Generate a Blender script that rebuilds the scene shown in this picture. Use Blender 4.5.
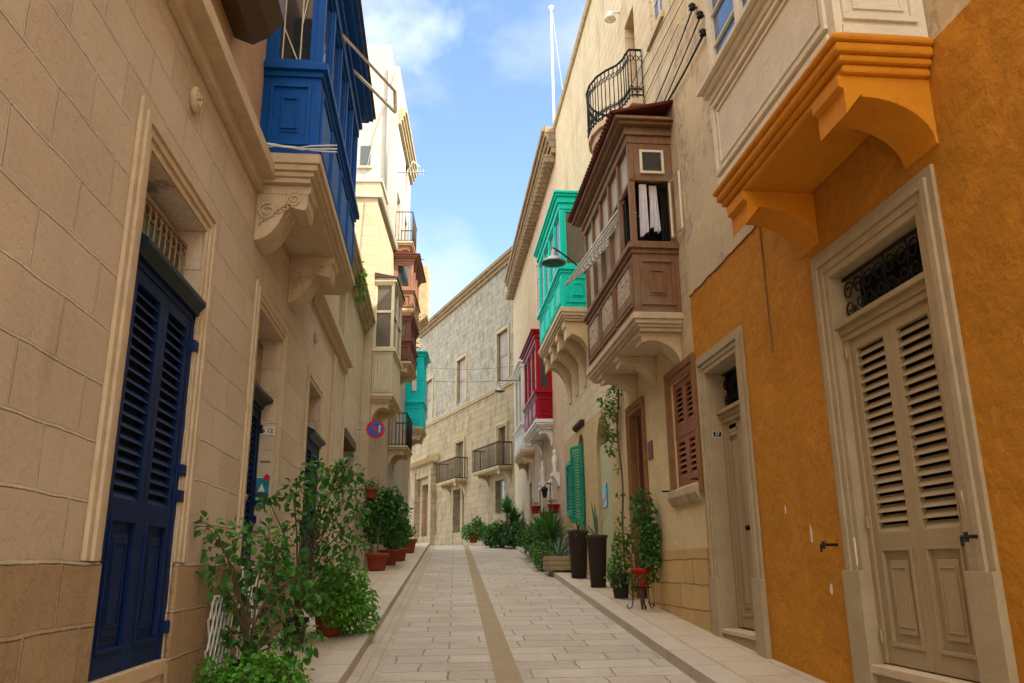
import bpy, bmesh, math, random
from mathutils import Vector, Matrix
R_ = math.radians
random.seed(7)
sc = bpy.context.scene
for o in list(bpy.data.objects): bpy.data.objects.remove(o)
COL = sc.collection

# ------------------------------------------------------------------ camera
cd = bpy.data.cameras.new('camera'); cam = bpy.data.objects.new('camera', cd); COL.objects.link(cam)
def _n(v): return Vector(v).normalized()
_Y = _n((-79, -225.5, -806)); _Z = _n((-27, 2891.5, -806)); _Z = (_Z - _Y * _Z.dot(_Y)).normalized(); _X = _Y.cross(_Z)
cam.matrix_world = Matrix((_X, _Y, _Z)).to_4x4()
cd.sensor_width = 36; cd.lens = 28.336; cd.clip_start = .05; cd.clip_end = 3000
sc.camera = cam

# ------------------------------------------------------------------ light
FILL_CLOUD = 9.5
SUN_AZ, SUN_EL = 57, 45           # sun is behind the camera, to its right (angle from -Y towards +X)
sv = Vector((math.sin(R_(SUN_AZ)) * math.cos(R_(SUN_EL)), -math.cos(R_(SUN_AZ)) * math.cos(R_(SUN_EL)), math.sin(R_(SUN_EL))))
w = bpy.data.worlds.new('World'); sc.world = w; w.use_nodes = True
wn, wl = w.node_tree.nodes, w.node_tree.links
for n in list(wn): wn.remove(n)
out = wn.new('ShaderNodeOutputWorld'); bg = wn.new('ShaderNodeBackground'); sky = wn.new('ShaderNodeTexSky')
sky.sky_type = 'NISHITA'; sky.sun_disc = False; sky.sun_elevation = R_(SUN_EL)
sky.sun_rotation = math.atan2(sv.x, sv.y); sky.altitude = 50; sky.air_density = 1.0; sky.dust_density = .4; sky.ozone_density = 1.0
tc = wn.new('ShaderNodeTexCoord'); mp = wn.new('ShaderNodeMapping'); mp.inputs['Scale'].default_value = (1, 1, 1.6)
mp.inputs['Location'].default_value = (1.997, 4.83, 2.49)
nz = wn.new('ShaderNodeTexNoise'); nz.inputs['Scale'].default_value = 3.0; nz.inputs['Detail'].default_value = 7; nz.inputs['Roughness'].default_value = .52
rp = wn.new('ShaderNodeValToRGB'); rp.color_ramp.elements[0].position = .50; rp.color_ramp.elements[1].position = .76
rp.color_ramp.elements[1].color = (.85, .85, .85, 1)
mx = wn.new('ShaderNodeMixRGB'); mx.inputs['Color2'].default_value = (3.3, 3.4, 3.5, 1)
wl.new(tc.outputs['Generated'], mp.inputs['Vector']); wl.new(mp.outputs[0], nz.inputs['Vector']); wl.new(nz.outputs['Fac'], rp.inputs['Fac'])
wl.new(rp.outputs['Color'], mx.inputs['Fac']); wl.new(sky.outputs[0], mx.inputs['Color1'])
# fill light added as a bright unseen cloud bank overhead and behind the camera
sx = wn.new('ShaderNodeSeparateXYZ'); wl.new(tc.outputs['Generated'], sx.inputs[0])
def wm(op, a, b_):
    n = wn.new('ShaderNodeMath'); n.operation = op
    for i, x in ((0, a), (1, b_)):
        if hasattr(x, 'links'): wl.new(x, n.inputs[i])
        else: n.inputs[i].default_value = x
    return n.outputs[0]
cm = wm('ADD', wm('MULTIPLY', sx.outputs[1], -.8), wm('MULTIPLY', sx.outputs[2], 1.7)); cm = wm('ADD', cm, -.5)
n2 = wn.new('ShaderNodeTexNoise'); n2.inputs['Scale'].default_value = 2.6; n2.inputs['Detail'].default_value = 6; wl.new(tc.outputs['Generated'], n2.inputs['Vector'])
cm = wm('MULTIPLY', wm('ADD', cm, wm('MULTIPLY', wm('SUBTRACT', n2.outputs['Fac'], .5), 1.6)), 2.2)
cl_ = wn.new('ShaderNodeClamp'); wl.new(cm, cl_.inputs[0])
mx2 = wn.new('ShaderNodeMixRGB'); mx2.inputs['Color2'].default_value = (FILL_CLOUD, FILL_CLOUD * .97, FILL_CLOUD * .93, 1)
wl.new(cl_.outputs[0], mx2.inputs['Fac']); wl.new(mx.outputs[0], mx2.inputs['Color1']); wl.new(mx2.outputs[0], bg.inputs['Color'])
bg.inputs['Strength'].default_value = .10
wl.new(bg.outputs[0], out.inputs['Surface'])
ld = bpy.data.lights.new('sun', 'SUN'); ld.energy = 2.9; ld.angle = R_(.5); ld.color = (1, .90, .76)
lo = bpy.data.objects.new('sun', ld); COL.objects.link(lo); lo.rotation_euler = sv.to_track_quat('Z', 'Y').to_euler(); lo.location = (0, -10, 40)
vs = sc.view_settings; vs.view_transform = 'Standard'; vs.look = 'None'; vs.exposure = 1.88; vs.gamma = 1; vs.use_white_balance = True; vs.white_balance_temperature = 6450; vs.white_balance_tint = 6; vs.use_curve_mapping = False

# ------------------------------------------------------------------ materials
MATS = {}
def newmat(name):
    m = bpy.data.materials.new(name); m.use_nodes = True; nt = m.node_tree
    for n in list(nt.nodes): nt.nodes.remove(n)
    o = nt.nodes.new('ShaderNodeOutputMaterial'); b = nt.nodes.new('ShaderNodeBsdfPrincipled'); nt.links.new(b.outputs[0], o.inputs[0])
    MATS[name] = m
    return m, nt, b
def sh(nt, kind, **kw):
    n = nt.nodes.new(kind)
    for k, v in kw.items():
        if k in n.inputs.keys(): n.inputs[k].default_value = v
        else: setattr(n, k, v)
    return n
def ramp(nt, src, p0, p1, c0=(0, 0, 0, 1), c1=(1, 1, 1, 1)):
    r = nt.nodes.new('ShaderNodeValToRGB'); e = r.color_ramp.elements
    e[0].position = p0; e[1].position = p1; e[0].color = c0; e[1].color = c1
    nt.links.new(src, r.inputs[0]); return r.outputs[0]
def noise(nt, vec, scale, detail=5, rough=.55, sc3=None, loc=None):
    v = vec
    if sc3 or loc:
        mp = sh(nt, 'ShaderNodeMapping'); nt.links.new(vec, mp.inputs[0])
        if sc3: mp.inputs['Scale'].default_value = sc3
        if loc: mp.inputs['Location'].default_value = loc
        v = mp.outputs[0]
    n = sh(nt, 'ShaderNodeTexNoise', Scale=scale, Detail=detail, Roughness=rough); nt.links.new(v, n.inputs['Vector']); return n.outputs['Fac']
def mixc(nt, fac, a, b, mode='MIX'):
    n = nt.nodes.new('ShaderNodeMixRGB'); n.blend_type = mode
    for i, x in ((0, fac), (1, a), (2, b)):
        if hasattr(x, 'is_linked') or hasattr(x, 'links'): nt.links.new(x, n.inputs[i])
        else: n.inputs[i].default_value = x if i == 0 else (*x, 1) if len(x) == 3 else x
    return n.outputs[0]
def math_(nt, op, a, b=0.):
    n = nt.nodes.new('ShaderNodeMath'); n.operation = op
    for i, x in ((0, a), (1, b)):
        if hasattr(x, 'links'): nt.links.new(x, n.inputs[i])
        else: n.inputs[i].default_value = x
    return n.outputs[0]
def bump(nt, b, h, dist, strength=1., prev=None):
    n = sh(nt, 'ShaderNodeBump'); n.inputs['Distance'].default_value = dist; n.inputs['Strength'].default_value = strength
    nt.links.new(h, n.inputs['Height'])
    if prev is not None: nt.links.new(prev, n.inputs['Normal'])
    nt.links.new(n.outputs[0], b.inputs['Normal']); return n.outputs[0]
def dark(c, k): return tuple(x * k for x in c)

def plain(name, col, rough=.6, var=.25, scale=6, bumpd=.003, metallic=0, wear=None, sc3=None, wearamt=(.62, .7)):
    """painted / plastered / metal surface with mottling and a little relief"""
    m, nt, b = newmat(name); t = sh(nt, 'ShaderNodeTexCoord').outputs['Object']
    n1 = noise(nt, t, scale, 6, .6, sc3); n2 = noise(nt, t, scale * 7, 4, .6, sc3)
    c = mixc(nt, ramp(nt, n1, .3, .7), dark(col, 1 - var), tuple(min(1, x * (1 + var * .6)) for x in col))
    c = mixc(nt, .35, c, mixc(nt, ramp(nt, n2, .35, .65), dark(col, 1 - var * .8), dark(col, 1 + var * .3)))
    if wear:
        n3 = noise(nt, t, scale * 1.9, 9, .72, sc3, (5, 2, 9)); c = mixc(nt, ramp(nt, n3, wearamt[0], wearamt[1]), c, wear)
    nt.links.new(c, b.inputs['Base Color']); b.inputs['Roughness'].default_value = rough; b.inputs['Metallic'].default_value = metallic; b.inputs['Specular IOR Level'].default_value = .18
    if bumpd: bump(nt, b, math_(nt, 'ADD', n1, n2), bumpd)
    return m
def masonry(name, c1, c2, mortar, bw=.7, bh=.345, zoff=0, mort=.006, stain=None, stain_p=(.55, .75), lichen=None, bd=.012, rough=.85, axis='wall', soft=.1, pit=.006, sq=.5, squash=1., wob=.012, edge=0., stain_s=(1.4, .35)):
    m, nt, b = newmat(name); t = sh(nt, 'ShaderNodeTexCoord').outputs['Object']
    s = sh(nt, 'ShaderNodeSeparateXYZ'); nt.links.new(t, s.inputs[0])
    if axis == 'wall': u = math_(nt, 'ADD', s.outputs[0], s.outputs[1]); v = math_(nt, 'ADD', s.outputs[2], -zoff)
    elif axis == 'road': u = math_(nt, 'ADD', s.outputs[0], math_(nt, 'MULTIPLY', s.outputs[1], -.025)); v = s.outputs[1]
    elif axis == 'along': u = s.outputs[1]; v = math_(nt, 'ADD', s.outputs[0], math_(nt, 'MULTIPLY', s.outputs[1], -.025))
    cb = sh(nt, 'ShaderNodeCombineXYZ'); nt.links.new(u, cb.inputs[0]); nt.links.new(v, cb.inputs[1])
    wn_ = sh(nt, 'ShaderNodeTexNoise', Scale=2.6, Detail=5); nt.links.new(t, wn_.inputs['Vector'])
    vm = nt.nodes.new('ShaderNodeVectorMath'); vm.operation = 'MULTIPLY_ADD'
    nt.links.new(wn_.outputs['Color'], vm.inputs[0]); vm.inputs[1].default_value = (wob * 3, wob * 2, 0); nt.links.new(cb.outputs[0], vm.inputs[2])
    br = sh(nt, 'ShaderNodeTexBrick'); br.offset = sq; br.squash = squash; br.squash_frequency = 3
    for k, x in (('Scale', 1), ('Mortar Size', mort), ('Mortar Smooth', soft), ('Bias', 0), ('Brick Width', bw), ('Row Height', bh)): br.inputs[k].default_value = x
    br.inputs['Color1'].default_value = (*c1, 1); br.inputs['Color2'].default_value = (*c2, 1); br.inputs['Mortar'].default_value = (*mortar, 1)
    nt.links.new(vm.outputs[0], br.inputs['Vector'])
    n1 = noise(nt, t, 1.1, 8, .62); n2 = noise(nt, t, 14, 8, .68); n4 = noise(nt, t, 60, 4, .6)
    c = mixc(nt, math_(nt, 'MULTIPLY', ramp(nt, n1, .35, .7), .5), br.outputs['Color'], dark(c1, .72))
    c = mixc(nt, math_(nt, 'MULTIPLY', ramp(nt, n2, .48, .66), .35), c, dark(c2, 1.18))
    c = mixc(nt, math_(nt, 'MULTIPLY', ramp(nt, n2, .5, .34), .3), c, dark(c2, .6))
    if edge:  # joint shading painted in as a dark line beside the mortar
        e1 = ramp(nt, br.outputs['Fac'], .02, .30); e2 = ramp(nt, br.outputs['Fac'], .45, .85)
        c = mixc(nt, math_(nt, 'MULTIPLY', math_(nt, 'SUBTRACT', e1, e2), math_(nt, 'MULTIPLY', ramp(nt, n1, .32, .55), edge)), c, dark(c2, .38))
    if stain:
        n3 = noise(nt, t, stain_s[0], 9, .7, (1, 1, stain_s[1]), (3, 1, 4)); c = mixc(nt, math_(nt, 'MULTIPLY', ramp(nt, n3, *stain_p), .8), c, stain)
    if lichen:
        n5 = noise(nt, t, 2.2, 10, .75, None, (9, 4, 2)); c = mixc(nt, math_(nt, 'MULTIPLY', ramp(nt, n5, .55, .66), .75), c, lichen)
    nt.links.new(c, b.inputs['Base Color']); b.inputs['Roughness'].default_value = rough; b.inputs['Specular IOR Level'].default_value = .2
    inv = math_(nt, 'SUBTRACT', 1., br.outputs['Fac'])
    p = bump(nt, b, inv, bd, .8)
    pits = ramp(nt, n2, .36, .5)
    bump(nt, b, math_(nt, 'ADD', pits, math_(nt, 'MULTIPLY', n4, .5)), pit, .7, p)
    return m
def flaky(name, base, under, patches=(.56, .6), rough=.9, bumpd=.01, under2=None, scale=1.3, stretch=(1, 1, .5)):
    """plaster with peeled areas that show the layer below"""
    m, nt, b = newmat(name); t = sh(nt, 'ShaderNodeTexCoord').outputs['Object']
    n0 = noise(nt, t, .9, 8, .6); n1 = noise(nt, t, scale, 12, .7, stretch, (2, 7, 3)); n2 = noise(nt, t, 9, 8, .65); n3 = noise(nt, t, 38, 5, .6)
    c = mixc(nt, ramp(nt, n0, .32, .68), dark(base, .76), dark(base, 1.12))
    nA = noise(nt, t, 3.4, 7, .6, None, (8, 3, 1)); c = mixc(nt, math_(nt, 'MULTIPLY', ramp(nt, nA, .48, .68), .4), c, dark(base, 1.2)); c = mixc(nt, math_(nt, 'MULTIPLY', ramp(nt, nA, .42, .28), .45), c, dark(base, .72))
    c = mixc(nt, math_(nt, 'MULTIPLY', ramp(nt, n2, .45, .68), .45), c, dark(base, .8))
    f = ramp(nt, n1, *patches)
    u = under if not under2 else mixc(nt, ramp(nt, n2, .4, .6), under, under2)
    c = mixc(nt, math_(nt, 'MULTIPLY', f, .85), c, u)
    nt.links.new(c, b.inputs['Base Color']); b.inputs['Roughness'].default_value = rough; b.inputs['Specular IOR Level'].default_value = .2
    h = math_(nt, 'ADD', math_(nt, 'MULTIPLY', f, -.5), math_(nt, 'ADD', n2, math_(nt, 'MULTIPLY', n3, .35)))
    bp = bump(nt, b, nA, bumpd * 2.2, .8); bump(nt, b, h, bumpd, .8, bp); return m
def wood(name, col, col2, rough=.7, grey=None):
    m, nt, b = newmat(name); t = sh(nt, 'ShaderNodeTexCoord').outputs['Object']
    n1 = noise(nt, t, 3, 8, .7, (6, 6, .8)); n2 = noise(nt, t, 2, 6, .6)
    c = mixc(nt, ramp(nt, n1, .3, .7), col, col2)
    if grey: c = mixc(nt, math_(nt, 'MULTIPLY', ramp(nt, n2, .5, .65), .8), c, grey)
    nt.links.new(c, b.inputs['Base Color']); b.inputs['Roughness'].default_value = rough; bump(nt, b, n1, .004); return m
def glassm(name, col=(.02, .025, .03), rough=.06, spec=.9):
    m, nt, b = newmat(name); t = sh(nt, 'ShaderNodeTexCoord').outputs['Object']
    n = noise(nt, t, 3, 3); c = mixc(nt, n, dark(col, .6), dark(col, 1.5)); nt.links.new(c, b.inputs['Base Color'])
    b.inputs['Roughness'].default_value = rough; b.inputs['Specular IOR Level'].default_value = spec; bump(nt, b, noise(nt, t, 1.5, 2), .004); return m
def leafm(name, col, col2, trans=.25):
    m, nt, b = newmat(name)
    g = sh(nt, 'ShaderNodeNewGeometry'); c = mixc(nt, g.outputs['Random Per Island'], col, col2); c = mixc(nt, ramp(nt, g.outputs['Random Per Island'], .965, .975), c, (col2[0] * 3.2, col2[1] * 1.5, col2[2]))
    nt.links.new(c, b.inputs['Base Color']); b.inputs['Roughness'].default_value = .45; b.inputs['Specular IOR Level'].default_value = .35
    tr = sh(nt, 'ShaderNodeBsdfTranslucent'); nt.links.new(mixc(nt, .5, c, dark(col2, 1.6)), tr.inputs['Color'])
    ms = nt.nodes.new('ShaderNodeMixShader'); ms.inputs[0].default_value = trans
    o = [n for n in nt.nodes if n.type == 'OUTPUT_MATERIAL'][0]
    nt.links.new(b.outputs[0], ms.inputs[1]); nt.links.new(tr.outputs[0], ms.inputs[2]); nt.links.new(ms.outputs[0], o.inputs[0]); return m

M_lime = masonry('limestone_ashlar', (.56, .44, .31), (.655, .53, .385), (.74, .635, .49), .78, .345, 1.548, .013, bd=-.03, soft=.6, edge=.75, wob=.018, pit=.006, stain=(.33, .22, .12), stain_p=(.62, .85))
M_trim = plain('limestone_trim', (.55, .43, .285), .85, .22, 5, .006, sc3=(1, 1, 1))
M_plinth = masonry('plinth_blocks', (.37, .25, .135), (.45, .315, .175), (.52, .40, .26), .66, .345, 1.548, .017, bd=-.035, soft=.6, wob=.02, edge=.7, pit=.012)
M_plain = plain('smooth_limestone', (.56, .42, .26), .85, .22, 2.5, .008)
M_upper = plain('upper_warm_wall', (.50, .33, .20), .85, .25, 2, .008)
M_white = masonry('pale_ashlar', (.44, .405, .35), (.49, .455, .40), (.33, .29, .22), .6, .3, 0, .005, bd=.006, stain=(.5, .4, .25), stain_p=(.6, .8))
M_cream2 = masonry('cream_ashlar', (.50, .40, .26), (.56, .455, .31), (.45, .34, .2), .6, .3, 0, .006, bd=.008, stain=(.35, .28, .18))
M_gold = masonry('golden_ashlar', (.52, .38, .19), (.57, .43, .23), (.42, .29, .15), .7, .32, 0, .005, bd=.006, stain=(.36, .26, .15))
M_dado = masonry('golden_dado', (.56, .36, .14), (.62, .42, .19), (.26, .15, .06), 1.3, .33, -.13, .014, bd=.03, soft=.5, wob=.03, stain=(.42, .24, .09))
M_far = masonry('weathered_ashlar', (.42, .385, .315), (.34, .31, .25), (.22, .19, .145), 1.0, .33, 0, .010, bd=.025, stain=(.17, .155, .12), stain_p=(.47, .62), lichen=(.25, .235, .185), pit=.03, stain_s=(3.2, .7), wob=.03)
M_farlow = masonry('warm_weathered_ashlar', (.42, .335, .215), (.34, .27, .17), (.20, .14, .08), 1.0, .33, 0, .010, bd=.025, stain=(.19, .14, .085), stain_p=(.48, .64), pit=.025, stain_s=(2.6, .5), wob=.03, lichen=(.30, .235, .15))
M_rubble = masonry('brown_corbel_stone', (.36, .26, .15), (.25, .18, .11), (.12, .09, .06), .35, .25, 0, .02, bd=.03, stain=(.12, .10, .07))
M_stoneweath = plain('weathered_stone', (.45, .36, .22), .9, .4, 5, .012, wear=(.16, .14, .11))
M_pale = flaky('peeling_pale_plaster', (.64, .50, .31), (.30, .24, .16), (.53, .57), under2=(.55, .46, .33))
M_palec = flaky('streaky_pale_plaster', (.64, .50, .31), (.34, .27, .18), (.57, .68), scale=1.5, bumpd=.01, under2=(.55, .42, .26), stretch=(1, 1, .22))
M_palem = masonry('streaked_pale_ashlar', (.62, .50, .33), (.68, .56, .38), (.44, .34, .21), .62, .27, 0, .010, bd=.02, soft=.5, stain=(.34, .28, .19), stain_p=(.52, .72), stain_s=(1.6, .3), wob=.02)
M_cream = flaky('cream_plaster', (.70, .535, .30), (.58, .42, .22), (.66, .8), bumpd=.004)
M_ochre = flaky('ochre_plaster', (.54, .222, .018), (.46, .165, .012), (.50, .66), bumpd=.028, under2=(.66, .27, .035), stretch=(1, 1, .8))
M_ochre2 = plain('ochre_paint', (.60, .23, .012), .7, .18, 5, .006)
M_chip = plain('bare_plaster', (.72, .62, .48), .9, .2, 20, .004)
M_taupe = plain('taupe_paint', (.36, .27, .155), .6, .14, 3, .004, sc3=(1, 1, .4))
M_taupe2 = plain('taupe_jamb_paint', (.40, .31, .19), .75, .18, 3, .006, wear=(.55, .46, .33), wearamt=(.68, .72))
M_bayw = plain('aged_white_paint', (.70, .62, .48), .6, .16, 3, .006, wear=(.45, .36, .25), wearamt=(.7, .75))
M_taupe3 = plain('sill_taupe_paint', (.42, .33, .21), .6, .2, 3, .004)
M_navy = plain('navy_paint', (.0006, .014, .075), .55, .35, 5, .002, wear=(.008, .03, .10), wearamt=(.55, .7))
M_hood = plain('dark_teal_paint', (.004, .012, .02), .4, .3, 5, .002)
M_blue = plain('blue_paint', (.001, .075, .33), .5, .25, 6, .003, wear=(.015, .11, .33), wearamt=(.66, .72))
M_turq = plain('turquoise_paint', (.01, .60, .62), .45, .15, 5, .002)
M_green = plain('green_paint', (.006, .56, .45), .45, .18, 4, .002)
M_shgreen = plain('shutter_green_paint', (.008, .25, .16), .5, .2, 4, .002)
M_red = plain('crimson_paint', (.32, .004, .014), .4, .2, 5, .002)
M_pinkw = plain('salmon_paint', (.29, .145, .09), .5, .2, 5, .002)
M_maroon = plain('maroon_paint', (.16, .065, .045), .6, .25, 5, .003)
M_beige = plain('beige_boards', (.56, .47, .33), .6, .18, 5, .003)
M_pink = flaky('pink_plaster', (.62, .46, .34), (.5, .38, .26), (.62, .75), bumpd=.004)
M_wood = wood('oiled_wood', (.13, .052, .020), (.25, .115, .045), .6, (.20, .145, .085))
M_wood2 = wood('red_brown_wood', (.20, .06, .02), (.28, .095, .035), .6)
M_boxwood = wood('planter_timber', (.24, .17, .09), (.34, .25, .14), .8)
M_dwood = wood('dark_wood', (.045, .024, .012), (.08, .04, .02), .5)
M_doorb = wood('mahogany_door', (.09, .022, .010), (.13, .038, .016), .5)
M_browns = plain('brown_stone', (.27, .13, .055), .85, .25, 6, .008)
M_roofred = plain('roof_sheet', (.12, .025, .015), .7, .3, 8, .004)
M_iron = plain('black_iron', (.012, .012, .012), .5, .3, 9, .001)
M_rust = plain('rusty_iron', (.06, .038, .025), .8, .4, 9, .001)
M_white_p = plain('white_paint', (.72, .70, .66), .5, .12, 6, .002)
M_grey = plain('grey_metal', (.33, .33, .32), .4, .15, 8, .001, metallic=.3)
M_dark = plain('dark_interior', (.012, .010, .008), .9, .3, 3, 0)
M_glass = glassm('window_glass')
M_glassg = plain('green_lens', (.01, .17, .12), .5, .1, 8, 0)
M_gsky = glassm('sky_tinted_glass', (.03, .09, .28), .04, 1.)  # glossy, with the blue of the reflected sky painted into its base colour
M_palepane = glassm('pale_dusty_panes', (.30, .27, .20), .35, .5)
M_gdusty = glassm('dusty_glass', (.10, .085, .06), .2, .6)
M_board = plain('pale_green_board', (.42, .42, .24), .6, .12, 3, .002)
M_curtain = plain('curtained_panes', (.30, .26, .21), .5, .3, 1.5, .004)
M_lace = plain('faded_lace', (.36, .27, .17), .8, .3, 9, .002)
M_insert = plain('weathered_panel_paint', (.50, .40, .29), .7, .3, 7, .004, wear=(.2, .12, .07), wearamt=(.5, .58))
M_cloth = plain('white_cloth', (.66, .62, .66), .9, .15, 8, .004)
M_terra = plain('terracotta', (.27, .058, .028), .8, .22, 8, .003)
M_redpot = plain('red_glazed', (.42, .012, .014), .35, .2, 8, .002)
M_blackpot = plain('dark_plastic', (.045, .032, .028), .6, .3, 6, .002)
M_soil = plain('soil', (.03, .02, .012), .95, .4, 20, .01)
M_bark = plain('bark', (.13, .09, .055), .9, .4, 14, .006)
M_strip = plain('tan_concrete', (.34, .255, .155), .9, .14, 3, .004)
M_kerb = masonry('kerb_limestone', (.53, .44, .34), (.60, .51, .41), (.26, .20, .14), .9, 40., 0, .010, bd=.008, axis='along', wob=.006)
M_road = masonry('paving_blocks', (.46, .385, .305), (.60, .515, .42), (.19, .145, .10), .86, .46, 0, .010, bd=.016, axis='road', sq=.37, squash=.7, wob=.03, rough=.75, stain=(.36, .28, .2), stain_p=(.5, .8))
M_gutter = masonry('gutter_setts', (.46, .375, .28), (.53, .445, .34), (.34, .27, .19), .30, .115, 0, .006, bd=.006, axis='along', wob=.02)
M_pave = masonry('pavement_flags', (.50, .395, .28), (.60, .48, .35), (.28, .21, .14), .8, .55, .0, .007, bd=.008, axis='along', wob=.015, stain=(.34, .25, .17))
M_kface = plain('kerb_side_stone', (.40, .30, .18), .9, .25, 5, .006)
M_ground = plain('earth', (.35, .28, .2), .95, .2, .5, 0)
L_ficus = leafm('ficus_leaf', (.025, .10, .012), (.07, .21, .025))
L_dark = leafm('dark_leaf', (.022, .085, .012), (.05, .16, .02))
L_bright = leafm('bright_leaf', (.05, .19, .01), (.12, .32, .025))
L_mid = leafm('mid_leaf', (.035, .12, .012), (.09, .22, .025))
L_agave = leafm('agave_leaf', (.08, .15, .09), (.12, .2, .12), .1)
M_signred = plain('sign_red', (.45, .02, .05), .4, .05, 6, 0)
M_signblue = plain('sign_blue', (.01, .10, .42), .4, .05, 6, 0)
M_tile = plain('glazed_white_tile', (.66, .62, .55), .3, .08, 8, 0)
M_tblue = plain('glazed_blue', (.02, .22, .33), .3, .25, 30, 0)
M_tdeep = plain('glazed_deep_blue', (.01, .07, .15), .3, .25, 30, 0)
M_tgreen = plain('glazed_green', (.03, .18, .06), .3, .25, 30, 0)
M_ink = plain('black_ink', (.01, .01, .01), .5, .1, 8, 0)
M_brass = plain('brass', (.35, .24, .08), .35, .2, 8, 0, metallic=.8)

# ------------------------------------------------------------------ ground profile
def _g(y): return -1.6 + .057 * y if y < 8.4 else (-1.121 + .0728 * (y - 8.4) if y < 36.5 else .925 - .004 * (y - 36.5))
def gz(y): return sum(_g(y + d * .4) for d in range(-4, 5)) / 9
def lkx(y): return -.845 + .0245 * (y - 8.4)      # left kerb
def rkx(y): return 2.61 + .026 * (y - 8.4)        # right kerb

# ------------------------------------------------------------------ mesh building
class MB:
    def __init__(s): s.v = []; s.f = []
    def add(s, vs, fs):
        k = len(s.v); s.v += [tuple(a) for a in vs]; s.f += [tuple(i + k for i in f) for f in fs]; return s
    def box(s, a0, a1, b0, b1, c0, c1):
        if a0 > a1: a0, a1 = a1, a0
        if b0 > b1: b0, b1 = b1, b0
        if c0 > c1: c0, c1 = c1, c0
        vs = [(x, y, z) for x in (a0, a1) for y in (b0, b1) for z in (c0, c1)]
        return s.add(vs, [(0, 1, 3, 2), (4, 6, 7, 5), (0, 4, 5, 1), (2, 3, 7, 6), (0, 2, 6, 4), (1, 5, 7, 3)])
    def prism_s(s, prof, s0, s1):       # profile in (o,z) along s
        n = len(prof); vs = [(s0, o, z) for o, z in prof] + [(s1, o, z) for o, z in prof]
        return s.add(vs, [tuple(range(n)), tuple(range(2 * n - 1, n - 1, -1))] + [(i, (i + 1) % n, n + (i + 1) % n, n + i) for i in range(n)])
    def prism_o(s, prof, o0, o1):       # profile in (s,z) extruded over o
        n = len(prof); vs = [(a, o0, z) for a, z in prof] + [(a, o1, z) for a, z in prof]
        return s.add(vs, [tuple(range(n)), tuple(range(2 * n - 1, n - 1, -1))] + [(i, (i + 1) % n, n + (i + 1) % n, n + i) for i in range(n)])
    def prism_z(s, prof, z0, z1):
        n = len(prof); vs = [(a, o, z0) for a, o in prof] + [(a, o, z1) for a, o in prof]
        return s.add(vs, [tuple(range(n)), tuple(range(2 * n - 1, n - 1, -1))] + [(i, (i + 1) % n, n + (i + 1) % n, n + i) for i in range(n)])
    def tube(s, pts, r, n=6, r2=None):
        pts = [Vector(p) for p in pts]; m = len(pts); vs = []; fs = []
        prev = None
        for i, p in enumerate(pts):
            t = (pts[min(i + 1, m - 1)] - pts[max(i - 1, 0)]); t = t.normalized() if t.length > 1e-9 else Vector((0, 0, 1))
            a = prev if prev is not None else (Vector((1, 0, 0)) if abs(t.x) < .8 else Vector((0, 1, 0)))
            a = (a - t * a.dot(t)); a = a.normalized() if a.length > 1e-6 else t.orthogonal().normalized(); prev = a; b = t.cross(a)
            rr = r if r2 is None else r + (r2 - r) * i / max(1, m - 1)
            for k in range(n): an = 2 * math.pi * k / n; vs.append(p + a * math.cos(an) * rr + b * math.sin(an) * rr)
        for i in range(m - 1):
            for k in range(n): fs.append((i * n + k, i * n + (k + 1) % n, (i + 1) * n + (k + 1) % n, (i + 1) * n + k))
        fs += [tuple(range(n - 1, -1, -1)), tuple(range((m - 1) * n, m * n))]
        return s.add(vs, fs)
    def lathe(s, prof, c=(0, 0, 0), n=24):    # prof (r,z)
        vs = []; fs = []; m = len(prof)
        for r, z in prof:
            for k in range(n): a = 2 * math.pi * k / n; vs.append((c[0] + r * math.cos(a), c[1] + r * math.sin(a), c[2] + z))
        for i in range(m - 1):
            for k in range(n): fs.append((i * n + k, i * n + (k + 1) % n, (i + 1) * n + (k + 1) % n, (i + 1) * n + k))
        fs += [tuple(range(n - 1, -1, -1)), tuple(range((m - 1) * n, m * n))]
        return s.add(vs, fs)
    def ring_s(s, sx, d, o0, o1, z0, z1, wd):     # frame ring on a face with s = const, depth from sx to sx+d
        s.box(sx, sx + d, o0, o1, z0, z0 + wd).box(sx, sx + d, o0, o1, z1 - wd, z1)
        return s.box(sx, sx + d, o0, o0 + wd, z0 + wd, z1 - wd).box(sx, sx + d, o1 - wd, o1, z0 + wd, z1 - wd)
    def ring_o(s, ox, d, s0, s1, z0, z1, wd):
        s.box(s0, s1, ox, ox + d, z0, z0 + wd).box(s0, s1, ox, ox + d, z1 - wd, z1)
        return s.box(s0, s0 + wd, ox, ox + d, z0 + wd, z1 - wd).box(s1 - wd, s1, ox, ox + d, z0 + wd, z1 - wd)

def tag(o, label=None, cat=None, group=None, kind=None):
    if label: o['label'] = label
    if cat: o['category'] = cat
    if group: o['group'] = group
    if kind: o['kind'] = kind
    return o
def link(name, mb, mat, parent=None, fr=None, bev=None, smooth=False, label=None):
    me = bpy.data.meshes.new(name)
    vs = [fr.loc(v) for v in mb.v] if fr else mb.v
    me.from_pydata([tuple(v) for v in vs], [], mb.f); me.update()
    bm = bmesh.new(); bm.from_mesh(me); bmesh.ops.recalc_face_normals(bm, faces=bm.faces); bm.to_mesh(me); bm.free()
    me.materials.append(mat)
    if smooth:
        for p in me.polygons: p.use_smooth = True
    o = bpy.data.objects.new(name, me); COL.objects.link(o)
    if parent: o.parent = parent
    if bev:
        b = o.modifiers.new('bevel', 'BEVEL'); b.width = bev; b.segments = 2; b.limit_method = 'ANGLE'; b.angle_limit = R_(40)
    if label: o['label'] = label
    return o
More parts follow.
